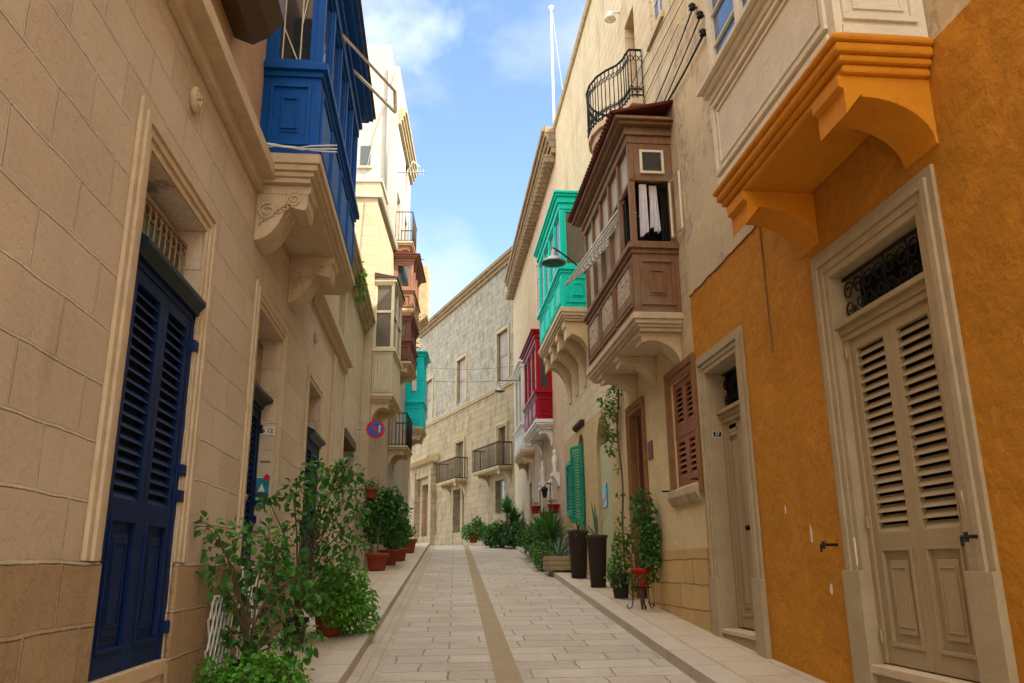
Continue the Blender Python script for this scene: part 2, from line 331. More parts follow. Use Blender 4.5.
def empty(name, loc, rz=0): 
    e = bpy.data.objects.new(name, None); COL.objects.link(e); e.location = loc; e.rotation_euler = (0, 0, rz); e.empty_display_size = .3; return e
class Frame:
    """facade frame: s along the street away from the camera, o out towards the street, z up"""
    def __init__(f, p, sref, d, side, s0, zb):
        f.d = Vector((d[0], d[1])).normalized(); f.side = side; f.s0 = s0; f.zb = zb; f.p = Vector(p); f.sref = sref
        q = f.p + f.d * (s0 - sref); f.org = (q.x, q.y, zb); f.rz = math.atan2(f.d.y, f.d.x)
    def loc(f, v): return (v[0] - f.s0, v[1] * f.side, v[2] - f.zb)
    def world(f, s, o, z):
        q = f.p + f.d * (s - f.sref); n = Vector((-f.d.y, f.d.x)) * f.side
        return (q.x + n.x * o, q.y + n.y * o, z)
def building(name, fr, label, cat='building'):
    e = empty(name, fr.org, fr.rz); tag(e, label, cat); e['_'] = 0; del e['_']; fr.root = e; return e

def wallmesh(fr, s0, s1, z0, z1, holes, depth=.4, back=6., arch=()):
    """front skin with openings + reveals, closed at the back, ends and top"""
    mb = MB()
    ss = sorted({s0, s1, *[h[0] for h in holes], *[h[1] for h in holes]}); zs = sorted({z0, z1, *[h[2] for h in holes], *[h[3] for h in holes]})
    ss = [x for x in ss if s0 <= x <= s1]; zs = [x for x in zs if z0 <= x <= z1]
    for i in range(len(ss) - 1):
        for j in range(len(zs) - 1):
            cs, cz = (ss[i] + ss[i + 1]) / 2, (zs[j] + zs[j + 1]) / 2
            if any(h[0] < cs < h[1] and h[2] < cz < h[3] for h in holes): continue
            mb.add([(ss[i], 0, zs[j]), (ss[i + 1], 0, zs[j]), (ss[i + 1], 0, zs[j + 1]), (ss[i], 0, zs[j + 1])], [(0, 1, 2, 3)])
    for h in holes:
        a, b, c, d = h[:4]; dp = -(h[4] if len(h) > 4 else depth)
        mb.add([(a, 0, c), (b, 0, c), (b, 0, d), (a, 0, d), (a, dp, c), (b, dp, c), (b, dp, d), (a, dp, d)], [(0, 1, 5, 4), (1, 2, 6, 5), (2, 3, 7, 6), (3, 0, 4, 7), (4, 5, 6, 7)])
        if len(h) > 5:      # arched head: spandrels in the plane of the wall
            n = 8; r = (b - a) / 2; cx = (a + b) / 2; top = d; spring = d - r
            for sg in (-1, 1):
                pts = [(cx + sg * r, spring)] + [(cx + sg * r * math.cos(t), spring + r * math.sin(t)) for t in [math.pi / 2 * k / n for k in range(1, n + 1)]]
                poly = pts + [(cx + sg * r, top)]
                m = len(poly); mb.add([(x, .002, z) for x, z in poly] + [(x, dp + .01, z) for x, z in poly], [tuple(range(m)), tuple(range(2 * m - 1, m - 1, -1))] + [(k, (k + 1) % m, m + (k + 1) % m, m + k) for k in range(m)])
    B = -back
    mb.add([(s0, 0, z0), (s1, 0, z0), (s1, 0, z1), (s0, 0, z1), (s0, B, z0), (s1, B, z0), (s1, B, z1), (s0, B, z1)], [(3, 2, 6, 7), (1, 5, 6, 2), (0, 3, 7, 4), (4, 7, 6, 5), (0, 4, 5, 1)])
    return mb

def surround(fr, par, mat, s0, s1, z0, z1, t, step=(.03, .055, .035), name='door_surround', plinth=None, liner=0):
    """moulded frame around an opening s0..s1, z0..z1, width t"""
    mb = MB(); k = len(step); bw = t / k
    for i, p in enumerate(step):
        a = i * bw; b = (i + 1) * bw
        mb.box(s0 - b, s0 - a, 0, p, z0, z1 + b); mb.box(s1 + a, s1 + b, 0, p, z0, z1 + b); mb.box(s0 - a, s1 + a, 0, p, z1 + a, z1 + b)
    if liner:
        L = liner; mb.box(s0 - .001, s0 + .006, -L, .01, z0, z1); mb.box(s1 - .006, s1 + .001, -L, .01, z0, z1); mb.box(s0 + .006, s1 - .006, -L, .01, z1 - .006, z1 + .001)
    if plinth:
        pm = step[-1] + .025
        mb.box(s0 - t - .004, s0 + .004, 0, max(step) + .008, z0 - .5, plinth); mb.box(s1 - .004, s1 + t + .004, 0, max(step) + .008, z0 - .5, plinth)
    return link(name, mb, mat, par, fr, .006)

def leaf(fr, par, mat, s0, s1, z0, z1, o, zs=None, louv=True, name='door_leaf', th=.05, bars=1, panel=True, slatdark=None):
    """one door/shutter leaf: stiles, slats above zs, raised panels below"""
    mb = MB(); st = min(.09, (s1 - s0) * .17)
    mb.box(s0, s0 + st, o - th, o, z0, z1).box(s1 - st, s1, o - th, o, z0, z1)
    mb.box(s0 + st, s1 - st, o - th, o, z1 - .1, z1).box(s0 + st, s1 - st, o - th, o, z0, z0 + .14)
    if zs is None: zs = z0 + .0
    a, b = s0 + st, s1 - st
    if louv:
        top = z1 - .1; bot = max(zs, z0 + .14)
        if zs > z0 + .2: mb.box(a, b, o - th, o, zs - .12, zs)
        n = max(3, int((top - bot) / .075)); h = (top - bot) / n
        for i in range(n):
            z = bot + i * h
            mb.add([(a, o - .004, z), (b, o - .004, z), (b, o - .016, z - .0), (a, o - .016, z), (a, o - th * .9, z + h * .80), (b, o - th * .9, z + h * .80), (b, o - th * .9 - .012, z + h * .80), (a, o - th * .9 - .012, z + h * .80)],
                   [(0, 1, 5, 4), (3, 7, 6, 2), (0, 3, 2, 1), (4, 5, 6, 7), (0, 4, 7, 3), (1, 2, 6, 5)])
    if zs > z0 + .3 and panel:
        c, d = z0 + .14, zs - .12
        mb.box(a, b, o - th + .005, o - .022, c, d)
        mb.ring_o(o - .022, .034, a, b, c, d, .028); i = (b - a) * .27
        mb.box(a + i * .8, b - i * .8, o - .022, o - .006, c + .1, d - .1); mb.ring_o(o - .006, .008, a + i, b - i, c + .15, d - .15, .014)
    if not louv and zs > z0 + .3:
        mb.box(a, b, o - th, o, zs - .12, zs); mb.box(a, b, o - th + .005, o - .022, zs, z1 - .1); mb.ring_o(o - .022, .026, a + .01, b - .01, zs + .01, z1 - .11, .03)
    elif not louv:
        mb.box(a, b, o - th + .005, o - .02, z0 + .14, z1 - .1)
    return link(name, mb, mat, par, fr, .003)

def scroll_grille(fr, par, mat, s0, s1, z0, z1, o, n=4, name='fanlight_grille', r=.008):
    mb = MB(); mb.box(s0, s1, o - .01, o + .01, z0, z0 + .02).box(s0, s1, o - .01, o + .01, z1 - .02, z1)
    w_ = (s1 - s0) / n; H = z1 - z0
    for i in range(n):
        c = s0 + (i + .5) * w_
        for sg in (-1, 1):
            for (zc, rr, up) in ((z0 + H * .68, w_ * .26, 1), (z0 + H * .3, w_ * .24, -1)):
                pts = []
                for k in range(22):
                    a = k / 21 * 4.2 * math.pi / 1.5; q = rr * (1 - .72 * k / 21)
                    pts.append((c + sg * (w_ * .25 - q * math.cos(a) * 1), o, zc + up * q * math.sin(a)))
                mb.tube(pts, r, 5)
        mb.tube([(s0 + i * w_, o, z0), (s0 + i * w_, o, z1)], r * .8, 5)
    return link(name, mb, mat, par, fr, None, True)

def corbelprof(p, zt, zb, kind='arch'):
    H = zt - zb; n = 10; T = [math.pi / 2 * k / n for k in range(n + 1)]
    if kind == 'arch':      # stepped lip, then a quarter cove down to the wall
        lip = H * .3; pr = [(0, zt), (p, zt), (p, zt - lip * .35), (p - .04, zt - lip * .4), (p - .04, zt - lip * 1.1), (p - .15, zt - lip * .85)]
        a0 = p - .19; zz = zt - lip * .8
        pr += [(a0 * (1 - math.sin(t)) + .03, zz - (zz - zb) * (1 - math.cos(t))) for t in T]
        return pr + [(0, zb)]
    # scroll bracket: dentilled lip, hanging nose, rounded belly back to the wall
    lip = H * .36; pr = [(0, zt), (p, zt), (p, zt - lip * .35), (p - .03, zt - lip * .4), (p - .03, zt - lip * .95), (p - .05, zt - lip * 1.25), (p - .17, zt - lip * 1.15), (p - .24, zt - lip * 1.0)]
    a0 = p - .27; zz = zt - lip * 1.05
    return pr + [(a0 * math.cos(t), zz - (zz - zb) * math.sin(t) ** 1.3) for t in T]
def corbel(fr, par, mat, sc0, wd, p, zt, zb, kind='arch', name='corbel', bev=.008):
    mb = MB(); mb.prism_s(corbelprof(p, zt, zb, kind), sc0, sc0 + wd)
    return link(name, mb, mat, par, fr, bev)

def bay(fr, par, s0, s1, p, zb, zs, zt, m_body, m_base, m_glass=M_glass, m_roof=None, slab=.27, npan=3, nwin=4, corb=(), corb_z=.6, corb_w=.28, crown=.4, over=.2,
        kind='arch', end_open=False, frieze=.0, label=None, m_panel=None, endwin=True, base_p=0., transom=None, corb_m=None, bars=0, post=.09, rim=.06):
    """enclosed timber balcony"""
    mp_ = m_panel or m_body
    b = MB(); b.box(s0, s1, 0, p, zb, zs)
    st = zs - .02                                     # sill moulding
    for (h0, h1, e) in ((-.10, -.03, .03), (-.03, .05, .075), (.05, .09, .045)): b.box(s0 - e, s1 + e, -.001 * 0, p + e, zs + h0, zs + h1)
    z0 = zs + .09; z1 = zt - crown - frieze
    n = nwin; L = s1 - s0
    for i in range(n + 1):
        c = s0 + post / 2 + (L - post) * i / n; b.box(c - post / 2, c + post / 2, p - post, p, z0, z1)
    b.box(s0, s0 + post, 0, post * .9, z0, z1).box(s1 - post, s1, 0, post * .9, z0, z1)
    if transom:
        b.box(s0, s1, p - post * .8, p - .008, transom, transom + .07); b.box(s0 + .008, s0 + post * .8, 0, p - post, transom, transom + .07)
    # crown: stepped cornice
    ks = ((0, .35, .015), (.35, .5, .06), (.5, .72, .045), (.72, .86, over * .7), (.86, 1, over))
    if frieze:
        b.box(s0, s0 + .09, 0, p - post - .002, z1 - .001, z1 + frieze + .001).box(s0, s1, p - post * .8, p - .01, z1 - .03, z1 + .03)
        for i in range(n + 1): c = s0 + post / 2 + (L - post) * i / n; b.box(c - post / 2, c + post / 2, p - post, p, z1, z1 + frieze + .001)
        g = MB(); g.box(s0 + .05, s1 - .05, p - .062, p - .05, z1, z1 + frieze); fz = g
    z1 += frieze
    for a, c_, e in ks: b.box(s0 - e, s1 + e, 0, p + e, z1 + crown * a, z1 + crown * c_)
    z1 -= frieze
    # window sash rims on the front and the near end
    if nwin:
        for i in range(n):
            a = s0 + post + (L - post) * i / n; c = s0 + (L - post) * (i + 1) / n
            b.ring_o(p - .06, .035, a, c, z0, z1, .05)
    o = link('enclosed_balcony', b, m_body, par, fr, .006, label=label)
    if frieze: link('upper_panes', fz, M_palepane, o, fr)
    if end_open:
        d = MB(); d.box(s0 + .55, s1 - post * .5, .02, p - .07, z0, z1); d.box(s0 + .02, s0 + .55, .004, .02, z0, z1); link('dark_interior', d, M_dark, o, fr)
        g = MB(); g.box(s0 + 1.0, s1 - .05, p - .068, p - .055, z0, z1); link('window_glass', g, M_palepane, o, fr)
    else:
        g = MB(); g.box(s0 + .045, s1 - .045, .001, p - .05, z0, z1); link('window_glass', g, m_glass, o, fr)
    if endwin and not end_open:
        f = MB(); f.ring_s(s0 + .012, .034, post * .9, p - post, z0, z1, rim)
        if bars:
            for k in range(bars): zz = z0 + (z1 - z0) * (k + 1) / (bars + 1); f.box(s0 + .02, s0 + .044, post, p - post, zz - .015, zz + .015)
        link('end_window_frame', f, m_body, o, fr, .004)
    # raised panels: near end and front
    q = MB(); H = zs - .10 - zb; mg = min(.12, H * .14)
    e0, e1 = .5 * mg + .03, p - mg * .8
    q.ring_s(s0 - .03, .0305, e0, e1, zb + mg, zs - .1 - mg * .8, .04); w3 = (e1 - e0) * .3
    q.box(s0 - .012, s0 + .001, e0 + w3 * .85, e1 - w3 * .85, zb + mg + H * .16, zs - .1 - mg * .8 - H * .14)
    q.ring_s(s0 - .034, .023, e0 + w3, e1 - w3, zb + mg + H * .2, zs - .1 - mg * .8 - H * .18, .022)
    for i in range(npan):
        a = s0 + .1 + (L - .12) * i / npan; c = s0 + (L - .12) * (i + 1) / npan - .0
        q.ring_o(p - .0005, .026, a, c, zb + mg, zs - .1 - mg * .8, .03)
        q.box(a + .09, c - .09, p - .0005, p + .010, zb + mg + .09, zs - .1 - mg * .8 - .09)
    link('raised_panel', q, mp_, o, fr, .003)
    # base slab: stepped moulding
    sl = MB()
    for a, c_, e in ((0, .38, base_p + .05), (.38, .62, base_p + .02), (.62, .8, base_p - .02), (.8, 1., base_p - .06)):
        sl.box(s0 - e, s1 + e, 0, p + e, zb - slab * c_, zb - slab * a)
    link('base_slab', sl, m_base, o, fr, .008)
    for c in corb: corbel(fr, o, corb_m or m_base, c, corb_w, p - .06 + base_p, zb - slab, zb - slab - corb_z, kind)
    if m_roof:
        r = MB(); e = over + .04; r.prism_s([(0, zt + .16), (0, zt + .003), (p + e, zt + .003), (p + e, zt + .03)], s0 - e, s1 + e)
        link('roof', r, m_roof, o, fr)
    return o

def railing(fr, par, pts, z0, z1, sp, r, mat, name='railing', curls=False, mid=None):
    """pts: (s,o) polyline"""
    mb = MB(); P = [Vector((a, b, 0)) for a, b in pts]
    for z, rr in ((z1, r * 1.6), (z0 + .05, r * 1.1)) + (((mid, r),) if mid else ()): mb.tube([(p.x, p.y, z) for p in P], rr, 6)
    acc = 0; 
    for i in range(len(P) - 1):
        L = (P[i + 1] - P[i]).length; d = (P[i + 1] - P[i]) / max(L, 1e-6); t = (-acc) % sp if acc else 0
        while t < L:
            q = P[i] + d * t; mb.tube([(q.x, q.y, z0), (q.x, q.y, z1)], r * .75, 5)
            if curls:
                for zc in (z0 + .17, z1 - .17):
                    mb.tube([(q.x + d.x * .045 * math.cos(a), q.y + d.y * .045 * math.cos(a), zc + .055 * math.sin(a)) for a in [2 * math.pi * k / 10 for k in range(11)]], r * .6, 4)
            t += sp
        acc += L
    return link(name, mb, mat, par, fr, None, True)
def iron_balcony(fr, par, s0, s1, p, z, h, m_slab, m_iron, corb=(), corb_z=.5, sp=.11, slab=.12, label=None, corb_w=.22, bar=.012):
    mb = MB(); mb.box(s0, s1, 0, p, z - slab * .5, z).box(s0 + .04, s1 - .04, 0, p - .04, z - slab, z - slab * .5)
    o = link('balcony', mb, m_slab, par, fr, .01, label=label)
    railing(fr, o, [(s0 + .04, 0.01), (s0 + .04, p - .04), (s1 - .04, p - .04), (s1 - .04, .01)], z, z + h, sp, bar, m_iron)
    for c in corb: corbel(fr, o, m_slab, c, corb_w, p - .1, z - slab, z - slab - corb_z, 'arch')
    return o
def cornice(fr, par, mat, s0, s1, z0, z1, p, name='cornice', steps=4):
    mb = MB(); h = (z1 - z0) / steps
    pr = [(0, z0)] 
    for i in range(steps): q = p * (.35 + .65 * i / (steps - 1)); pr += [(q, z0 + i * h), (q, z0 + (i + 1) * h)]
    pr += [(0, z1)]; mb.prism_s(pr, s0, s1); return link(name, mb, mat, par, fr, .008)
def simple_window(fr, par, s0, s1, z0, z1, o, mat, glass=M_glass, nx=2, nz=3, name='window'):
    mb = MB(); mb.ring_o(o - .05, .05, s0, s1, z0, z1, .06)
    for i in range(1, nx): x = s0 + (s1 - s0) * i / nx; mb.box(x - .025, x + .025, o - .045, o - .005, z0 + .06, z1 - .06)
    for i in range(1, nz): x = z0 + (z1 - z0) * i / nz; mb.box(s0 + .06, s1 - .06, o - .04, o - .01, x - .018, x + .018)
    w_ = link(name, mb, mat, par, fr, .003); g = MB(); g.box(s0 + .05, s1 - .05, o - .035, o - .025, z0 + .05, z1 - .05); link('window_glass', g, glass, w_, fr); return w_

# ================================================================== SETTING: ground, road, pavements
def sheet(name, mat, xf0, xf1, y0, y1, dz, step=.8, thick=0):
    mb = MB(); n = int((y1 - y0) / step); ys = [y0 + (y1 - y0) * i / n for i in range(n + 1)]; k = 2
    vs = []; fs = []
    for y in ys: vs += [(xf0(y), y, gz(y) + dz), (xf1(y), y, gz(y) + dz)]
    for i in range(n): fs.append((2 * i, 2 * i + 1, 2 * i + 3, 2 * i + 2))
    if thick:
        m = len(vs)
        for y in ys: vs += [(xf0(y), y, gz(y) + dz - thick), (xf1(y), y, gz(y) + dz - thick)]
        for i in range(n):
            fs += [(2 * i, 2 * i + 2, m + 2 * i + 2, m + 2 * i), (2 * i + 1, 2 * i + 3, m + 2 * i + 3, m + 2 * i + 1), (m + 2 * i, m + 2 * i + 1, m + 2 * i + 3, m + 2 * i + 2)]
        fs += [(0, 1, m + 1, m), (2 * n, 2 * n + 1, m + 2 * n + 1, m + 2 * n)]
    mb.add(vs, fs); o = link(name, mb, mat); o['kind'] = 'structure'; return o
sheet('ground', M_ground, lambda y: -400, lambda y: 400, -120, 700, -.25, 2)
sheet('road', M_road, lambda y: lkx(y) + .30, lambda y: rkx(y) - .0, -14, 60, 0)
sheet('road_gutter', M_gutter, lambda y: lkx(y) - .05, lambda y: lkx(y) + .30, -14, 60, .004)
sheet('road_strip', M_strip, lambda y: .635 + .0245 * (y - 8.4), lambda y: .905 + .022 * (y - 8.4), -14, 60, .004)
sheet('pavement_left', M_pave, lambda y: -6, lambda y: lkx(y) - .30, -14, 60, .115, thick=.3)
sheet('kerb_left', M_kerb, lambda y: lkx(y) - .30, lambda y: lkx(y), -14, 60, .12, thick=.3)
sheet('pavement_right', M_pave, lambda y: rkx(y) + .28, lambda y: 9, -14, 37.6, .115, thick=.3)
sheet('kerb_right', M_kerb, lambda y: rkx(y), lambda y: rkx(y) + .28, -14, 37.6, .12, thick=.3)

# ================================================================== LEFT ROW
# ---- near house
F1 = Frame((-2, 0), 0, (0, 1), -1, 2.0, gz(2))
h1 = building('limestone_townhouse', F1, 'tan limestone house nearest on the left with navy doors and a blue enclosed balcony')
holes = [(5.22, 6.65, -.64, 2.80, .34), (8.85, 10.30, -.62, 2.84, .26), (12.65, 14.0, -.55, 2.86, .3), (17.9, 20.3, -.2, 2.98, .6)]
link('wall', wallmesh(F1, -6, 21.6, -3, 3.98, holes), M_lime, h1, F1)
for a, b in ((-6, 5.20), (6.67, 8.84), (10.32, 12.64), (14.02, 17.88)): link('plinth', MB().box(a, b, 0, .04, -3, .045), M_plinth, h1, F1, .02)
link('upper_wall', wallmesh(F1, -6, 12.75, 3.98, 12.5, []), M_upper, h1, F1)
link('upper_wall', wallmesh(F1, 12.75, 21.6, 3.98, 6.45, [(16.0, 17.0, 4.5, 5.9, .3)]), M_cream2, h1, F1)
cornice(F1, h1, M_trim, -6, 8.28, 3.98, 4.28, .20, steps=2)
cornice(F1, h1, M_trim, 12.5, 17.6, 4.12, 4.40, .17, steps=2)
cornice(F1, h1, M_stoneweath, 12.8, 21.75, 6.25, 6.62, .30, 'ledge_cornice')
for a in ((15.4, 15.75, 0, .05, -2, 4.0), (17.4, 17.6, 0, .04, -2, 4.0)): link('pilaster', MB().box(*a), M_plain, h1, F1, .01)
surround(F1, h1, M_trim, 5.22, 6.65, .05, 2.80, .26, (.018, .035, .05, .03))
surround(F1, h1, M_trim, 8.85, 10.30, .05, 2.84, .24, (.018, .035, .045, .03))
surround(F1, h1, M_trim, 12.65, 14.0, .05, 2.86, .2, (.02, .035, .03))
for a in ((5.12, 6.75, -.02, .02, -.75, -.64), (8.75, 10.4, -.02, .03, -.80, -.62)): link('door_sill', MB().box(*a), M_plain, h1, F1, .01)

def navy_door(s0, s1, z0, z1, o, hood=.13, o_gr=-.2, ztop=2.78, zpan=.45):
    mb = MB(); mb.box(s0, s0 + .06, o - .06, o + .012, z0, z1).box(s1 - .06, s1, o - .06, o + .012, z0, z1).box(s0, s1, o - .06, o + .012, z1 - .05, z1)
    d = link('door', mb, M_navy, h1, F1, .004); m = (s0 + s1) / 2
    leaf(F1, d, M_navy, s0 + .06, m - .003, z0, z1 - .05, o, zpan); leaf(F1, d, M_navy, m + .003, s1 - .06, z0, z1 - .05, o, zpan)
    hd = MB()
    hd.prism_s([(o - .06, z1), (o + .04, z1), (o + .05, z1 + .04), (o + hood, z1 + .08), (o + hood, z1 + .12), (o + .02, z1 + .17), (o - .06, z1 + .17)], s0 - .0, s1 + .0)
    link('door_hood', hd, M_hood, d, F1, .004)
    k = MB(); k.box(s0 + .05, s1 - .05, o - .09, o - .07, z0, z1); link('dark_interior', k, M_dark, d, F1)
    for z in (z0 + .18, z0 + 1.35, z0 + 1.15, z1 - .3): link('hinge', MB().box(s1 - .05, s1 + .055, o + .012, o + .045, z, z + .09), M_navy, d, F1, .003)
    # lace-like grille in the opening above
    g = MB(); n = 11; a0, a1 = s0 + .02, s1 - .02
    g.box(a0, a1, o_gr - .012, o_gr + .012, ztop - .09, ztop - .06).box(a0, a1, o_gr - .012, o_gr + .012, z1 + .16, z1 + .19)
    for i in range(n + 1):
        x = a0 + (a1 - a0) * i / n; g.tube([(x, o_gr, z1 + .1), (x, o_gr, ztop - .07)], .008, 5)
        if i < n:
            c = x + (a1 - a0) / n / 2; r = (a1 - a0) / n * .42
            for zc in (ztop - .16, z1 + .28): g.tube([(c + r * math.cos(t), o_gr, zc + r * math.sin(t)) for t in [2 * math.pi * q / 8 for q in range(9)]], .006, 4)
    link('fanlight_grille', g, M_lace, h1, F1, None, True)
    w_ = MB(); w_.box(s0, s1, o_gr - .06, o_gr - .05, z1 + .1, ztop); link('fanlight_glass', w_, M_gdusty, h1, F1)
    return d
navy_door(5.225, 6.645, -.64, 2.03, -.02, .09, -.14, 2.72)
navy_door(8.855, 10.295, -.62, 1.94, -.2, .15, -.235, 2.82)
navy_door(12.655, 13.995, -.55, 1.95, .02, .12, -.2, 2.84)
mb = MB(); mb.lathe([(.0, 0), (.05, .0), (.06, .02), (.035, .04), (.045, .06), (.03, .085), (0, .09)], (0, 0, 0), 12)
kb = MB(); kb.add([(9.56 + v[0], -.2 + v[2], .78 + v[1]) for v in mb.v], mb.f); link('door_knob', kb, M_brass, h1, F1, None, True)
mb = MB(); mb.box(17.95, 20.25, -.55, -.52, -.2, 2.9); link('dark_interior', mb, M_dark, h1, F1)
mb = MB(); mb.box(17.9, 20.3, -.3, .05, 2.78, 2.97); link('door_hood', mb, M_dwood, h1, F1)
# blue enclosed balcony
B1 = bay(F1, h1, 8.22, 12.2, .64, 4.40, 5.48, 7.40, M_blue, M_trim, m_roof=M_dwood, slab=.3, npan=4, nwin=5, corb=(8.36, 10.5), corb_z=.66, corb_w=.46, crown=.5, over=.22, kind='scroll', m_panel=M_blue, bars=0)
mb = MB(); mb.box(8.27, 8.282, .12, .5, 5.6, 6.85); link('window_glass', mb, M_gdusty, B1, F1)
mb = MB(); mb.tube([(8.25, .18, 5.6), (8.25, .18, 6.85)], .008).tube([(8.25, .38, 5.6), (8.25, .38, 6.85)], .008).tube([(8.25, .18, 6.05), (8.25, .36, 5.6)], .008).tube([(8.25, .38, 6.1), (8.25, .48, 6.85)], .007)
link('window_bars', mb, M_bayw, B1, F1)
# scroll carving + dentils on the two brackets
for c in (8.36, 10.5):
    mb = MB()
    for i in range(9): mb.box(c - .012, c - .0, .04 + i * .058, .08 + i * .058, 3.99, 4.06)
    link('corbel_dentil', mb, M_trim, B1, F1); mb = MB()
    for k in range(5):
        r = .05 - k * .006; cx_, cz_ = .10 + .07 * k, 3.72 + .035 * k
        mb.tube([(c - .006, cx_ + r * math.cos(a), cz_ + r * .8 * math.sin(a)) for a in [q / 9 * 4.6 + k for q in range(10)]], .009, 5)
    for q0, (oc, zc, R0) in enumerate(((.40, 3.93, .085), (.12, 3.78, .10))):
        mb.tube([(c - .010, oc + R0 * (1 - .8 * q / 22) * math.cos(.55 * q + 1.2), zc + R0 * (1 - .8 * q / 22) * math.sin(.55 * q + 1.2)) for q in range(23)], .017, 6)
    for q in range(7):
        a = q / 6; mb.tube([(c - .008, .05 + .045 * q, 3.62 + .04 * q), (c - .016, .08 + .045 * q, 3.68 + .035 * q), (c - .006, .06 + .05 * q, 3.76 + .022 * q)], .015, 5, .004)
    link('corbel_carving', mb, M_trim, B1, F1, None, True)
    mb = MB()
    for q in range(4): mb.tube([(c + .04 + q * .12, .02, 3.59)] + [(c + .04 + q * .12, .37 * math.cos(t) + .012, 4.0 - .37 * math.sin(t) ** 1.3) for t in (1.3, 1.0, .7, .4, .15)], .022, 6)
    link('corbel_fluting', mb, M_trim, B1, F1, None, True)
# open top-hung sash pushed out from the blue balcony
mb = MB(); P = [Vector((9.7, .66, 7.0)), Vector((10.5, .66, 6.98)), Vector((11.4, 1.26, 6.78)), Vector((11.15, 1.28, 7.08))]
def bar(m_, a, b, r=.027): m_.tube([a, b], r, 4)
q = [Vector((9.65, .64, 7.02)), Vector((10.75, .64, 7.25)), Vector((11.25, 1.30, 6.82)), Vector((11.1, 1.29, 7.1))]
for a, b in ((0, 3), (1, 2), (2, 3), (0, 1)): bar(mb, q[a], q[b])
link('open_sash', mb, M_bayw, B1, F1)
# cables lying along the foot of the blue balcony
mb = MB()
for k in range(3):
    pts = [(8.13 - .012 * k, -.0 + .022 + .07 * t * 1.35 * 10 / 10 * 1.0, 4.425 + .02 * k + .035 * math.sin(t * .55 + k * 1.3) * (1 if t < 6 else .4)) for t in range(10)]
    mb.tube(pts, .008, 5)
tag(link('loose_cables', mb, M_white_p, None, F1), 'white cables looped along the foot of the blue enclosed balcony', 'cable').location = F1.org
bpy.data.objects['loose_cables'].rotation_euler = (0, 0, F1.rz)
# brown box balcony at the top left edge
mb = MB(); pr = [(0, 4.95), (.18, 4.88), (.34, 4.98), (.46, 5.16), (.46, 5.42), (.50, 5.44), (.50, 5.52), (.44, 5.55), (.44, 7.2), (0, 7.2)]
mb.prism_s(pr, 5.5, 6.95); bb = link('window_box', mb, M_dwood, h1, F1, .01, label='dark brown timber window box under the roof edge')
mb = MB(); mb.ring_o(.438, .03, 5.55, 6.9, 5.62, 7.1, .07); mb.box(5.45, 7.0, 0, .53, 5.52, 5.57); link('window_frame', mb, M_wood2, bb, F1, .004)
# rosette vent
mb = MB(); v2 = MB(); v2.lathe([(0, 0), (.10, 0), (.11, .03), (.085, .055), (.06, .04), (.0, .035)], (0, 0, 0), 16)
for k in range(6):
    a = k * math.pi / 3; v2.lathe([(0, .03), (.022, .035), (.024, .055), (0, .065)], (.045 * math.cos(a), .045 * math.sin(a), 0), 8)
mb.add([(5.98 + v[0], v[2], 3.66 + v[1]) for v in v2.v], v2.f)
link('vent_rosette', mb, M_trim, h1, F1, None, True); mb = MB()
mb.add([(13.0 + v[0], v[2], 3.66 + v[1]) for v in v2.v], v2.f); link('vent_rosette', mb, M_trim, h1, F1, None, True)
mb = MB(); mb.box(12.9, 13.1, .0, .03, 3.6, 3.7)

# ---- further left row, frame turned by a few degrees
dB = (.0654, 1)
def FB(s0, off=0): 
    return Frame((-2 + off, 18), 18, dB, -1, s0, gz(s0))
F2 = FB(21.6); F2.p = Vector((-2, 18))
h2 = building('corner_house', F2, 'sunlit pale stepped house with the beige boxed balcony beyond the low ledge')
link('wall', wallmesh(F2, 21.62, 25.6, -2.5, 10.3, [(22.3, 23.2, -.2, 2.3, .3)]), M_cream2, h2, F2)
mb = MB(); mb.box(22.3, 23.2, -.2, -.15, -.2, 2.3); link('door', mb, M_dwood, h2, F2, .004)
bay(F2, h2, 21.7, 23.7, .56, 4.55, 5.75, 7.85, M_beige, M_plain, M_gdusty, M_rust, slab=.25, npan=0, nwin=2, corb=(21.8, 23.2), corb_z=.5, crown=.16, over=.05, transom=6.85, post=.055, rim=.03)
mb = MB()
for i in range(11): mb.box(21.655, 21.70, .025 + i * .05, .058 + i * .05, 4.58, 5.64)
link('board_cladding', mb, M_beige, h2, F2)
mb = MB(); mb.prism_s([(0, 10.3), (.12, 10.3), (.15, 10.42), (-6, 10.42)], 21.55, 25.6); link('roof_edge', mb, M_white, h2, F2)
link('upper_block', MB().box(24.0, 25.6, -6, -.28, 10.42, 12.0), M_cream2, h2, F2)
link('parapet_cap', MB().box(23.95, 25.6, -6, -.22, 12.0, 12.12), M_white, h2, F2)
for k, (a, b, c, d) in enumerate(((-.9, 10.2, -2.6, 7.6), (-1.5, 10.2, -.5, 7.2), (-.35, 10.2, -.5, 6.6))):
    link('wall_cable', MB().tube([(21.60, a, b), (21.59, (a + c) / 2, (b + d) / 2 - .25), (21.60, c, d)], .012, 4), M_grey, h2, F2)
F2b = FB(25.6); h2b = building('tall_pale_house', F2b, 'tall white sunlit house rising highest on the left side of the street')
link('wall', wallmesh(F2b, 25.62, 30.6, -2, 17.4, [(26.2, 27.2, 10.7, 12.8, .3), (28.8, 29.6, 11, 13.0, .3), (28.6, 29.4, 0, 2.6, .3), (26, 26.8, 3.75, 5.6, .2), (28.6, 29.4, 14, 15.5, .3)]), M_white, h2b, F2b)
mb = MB(); mb.box(26, 26.8, -.12, -.08, 3.75, 5.6); link('balcony_door', mb, M_wood2, h2b, F2b, .004)
mb = MB(); mb.box(28.6, 29.4, -.2, -.15, 0, 2.6); link('door', mb, M_dwood, h2b, F2b, .004)
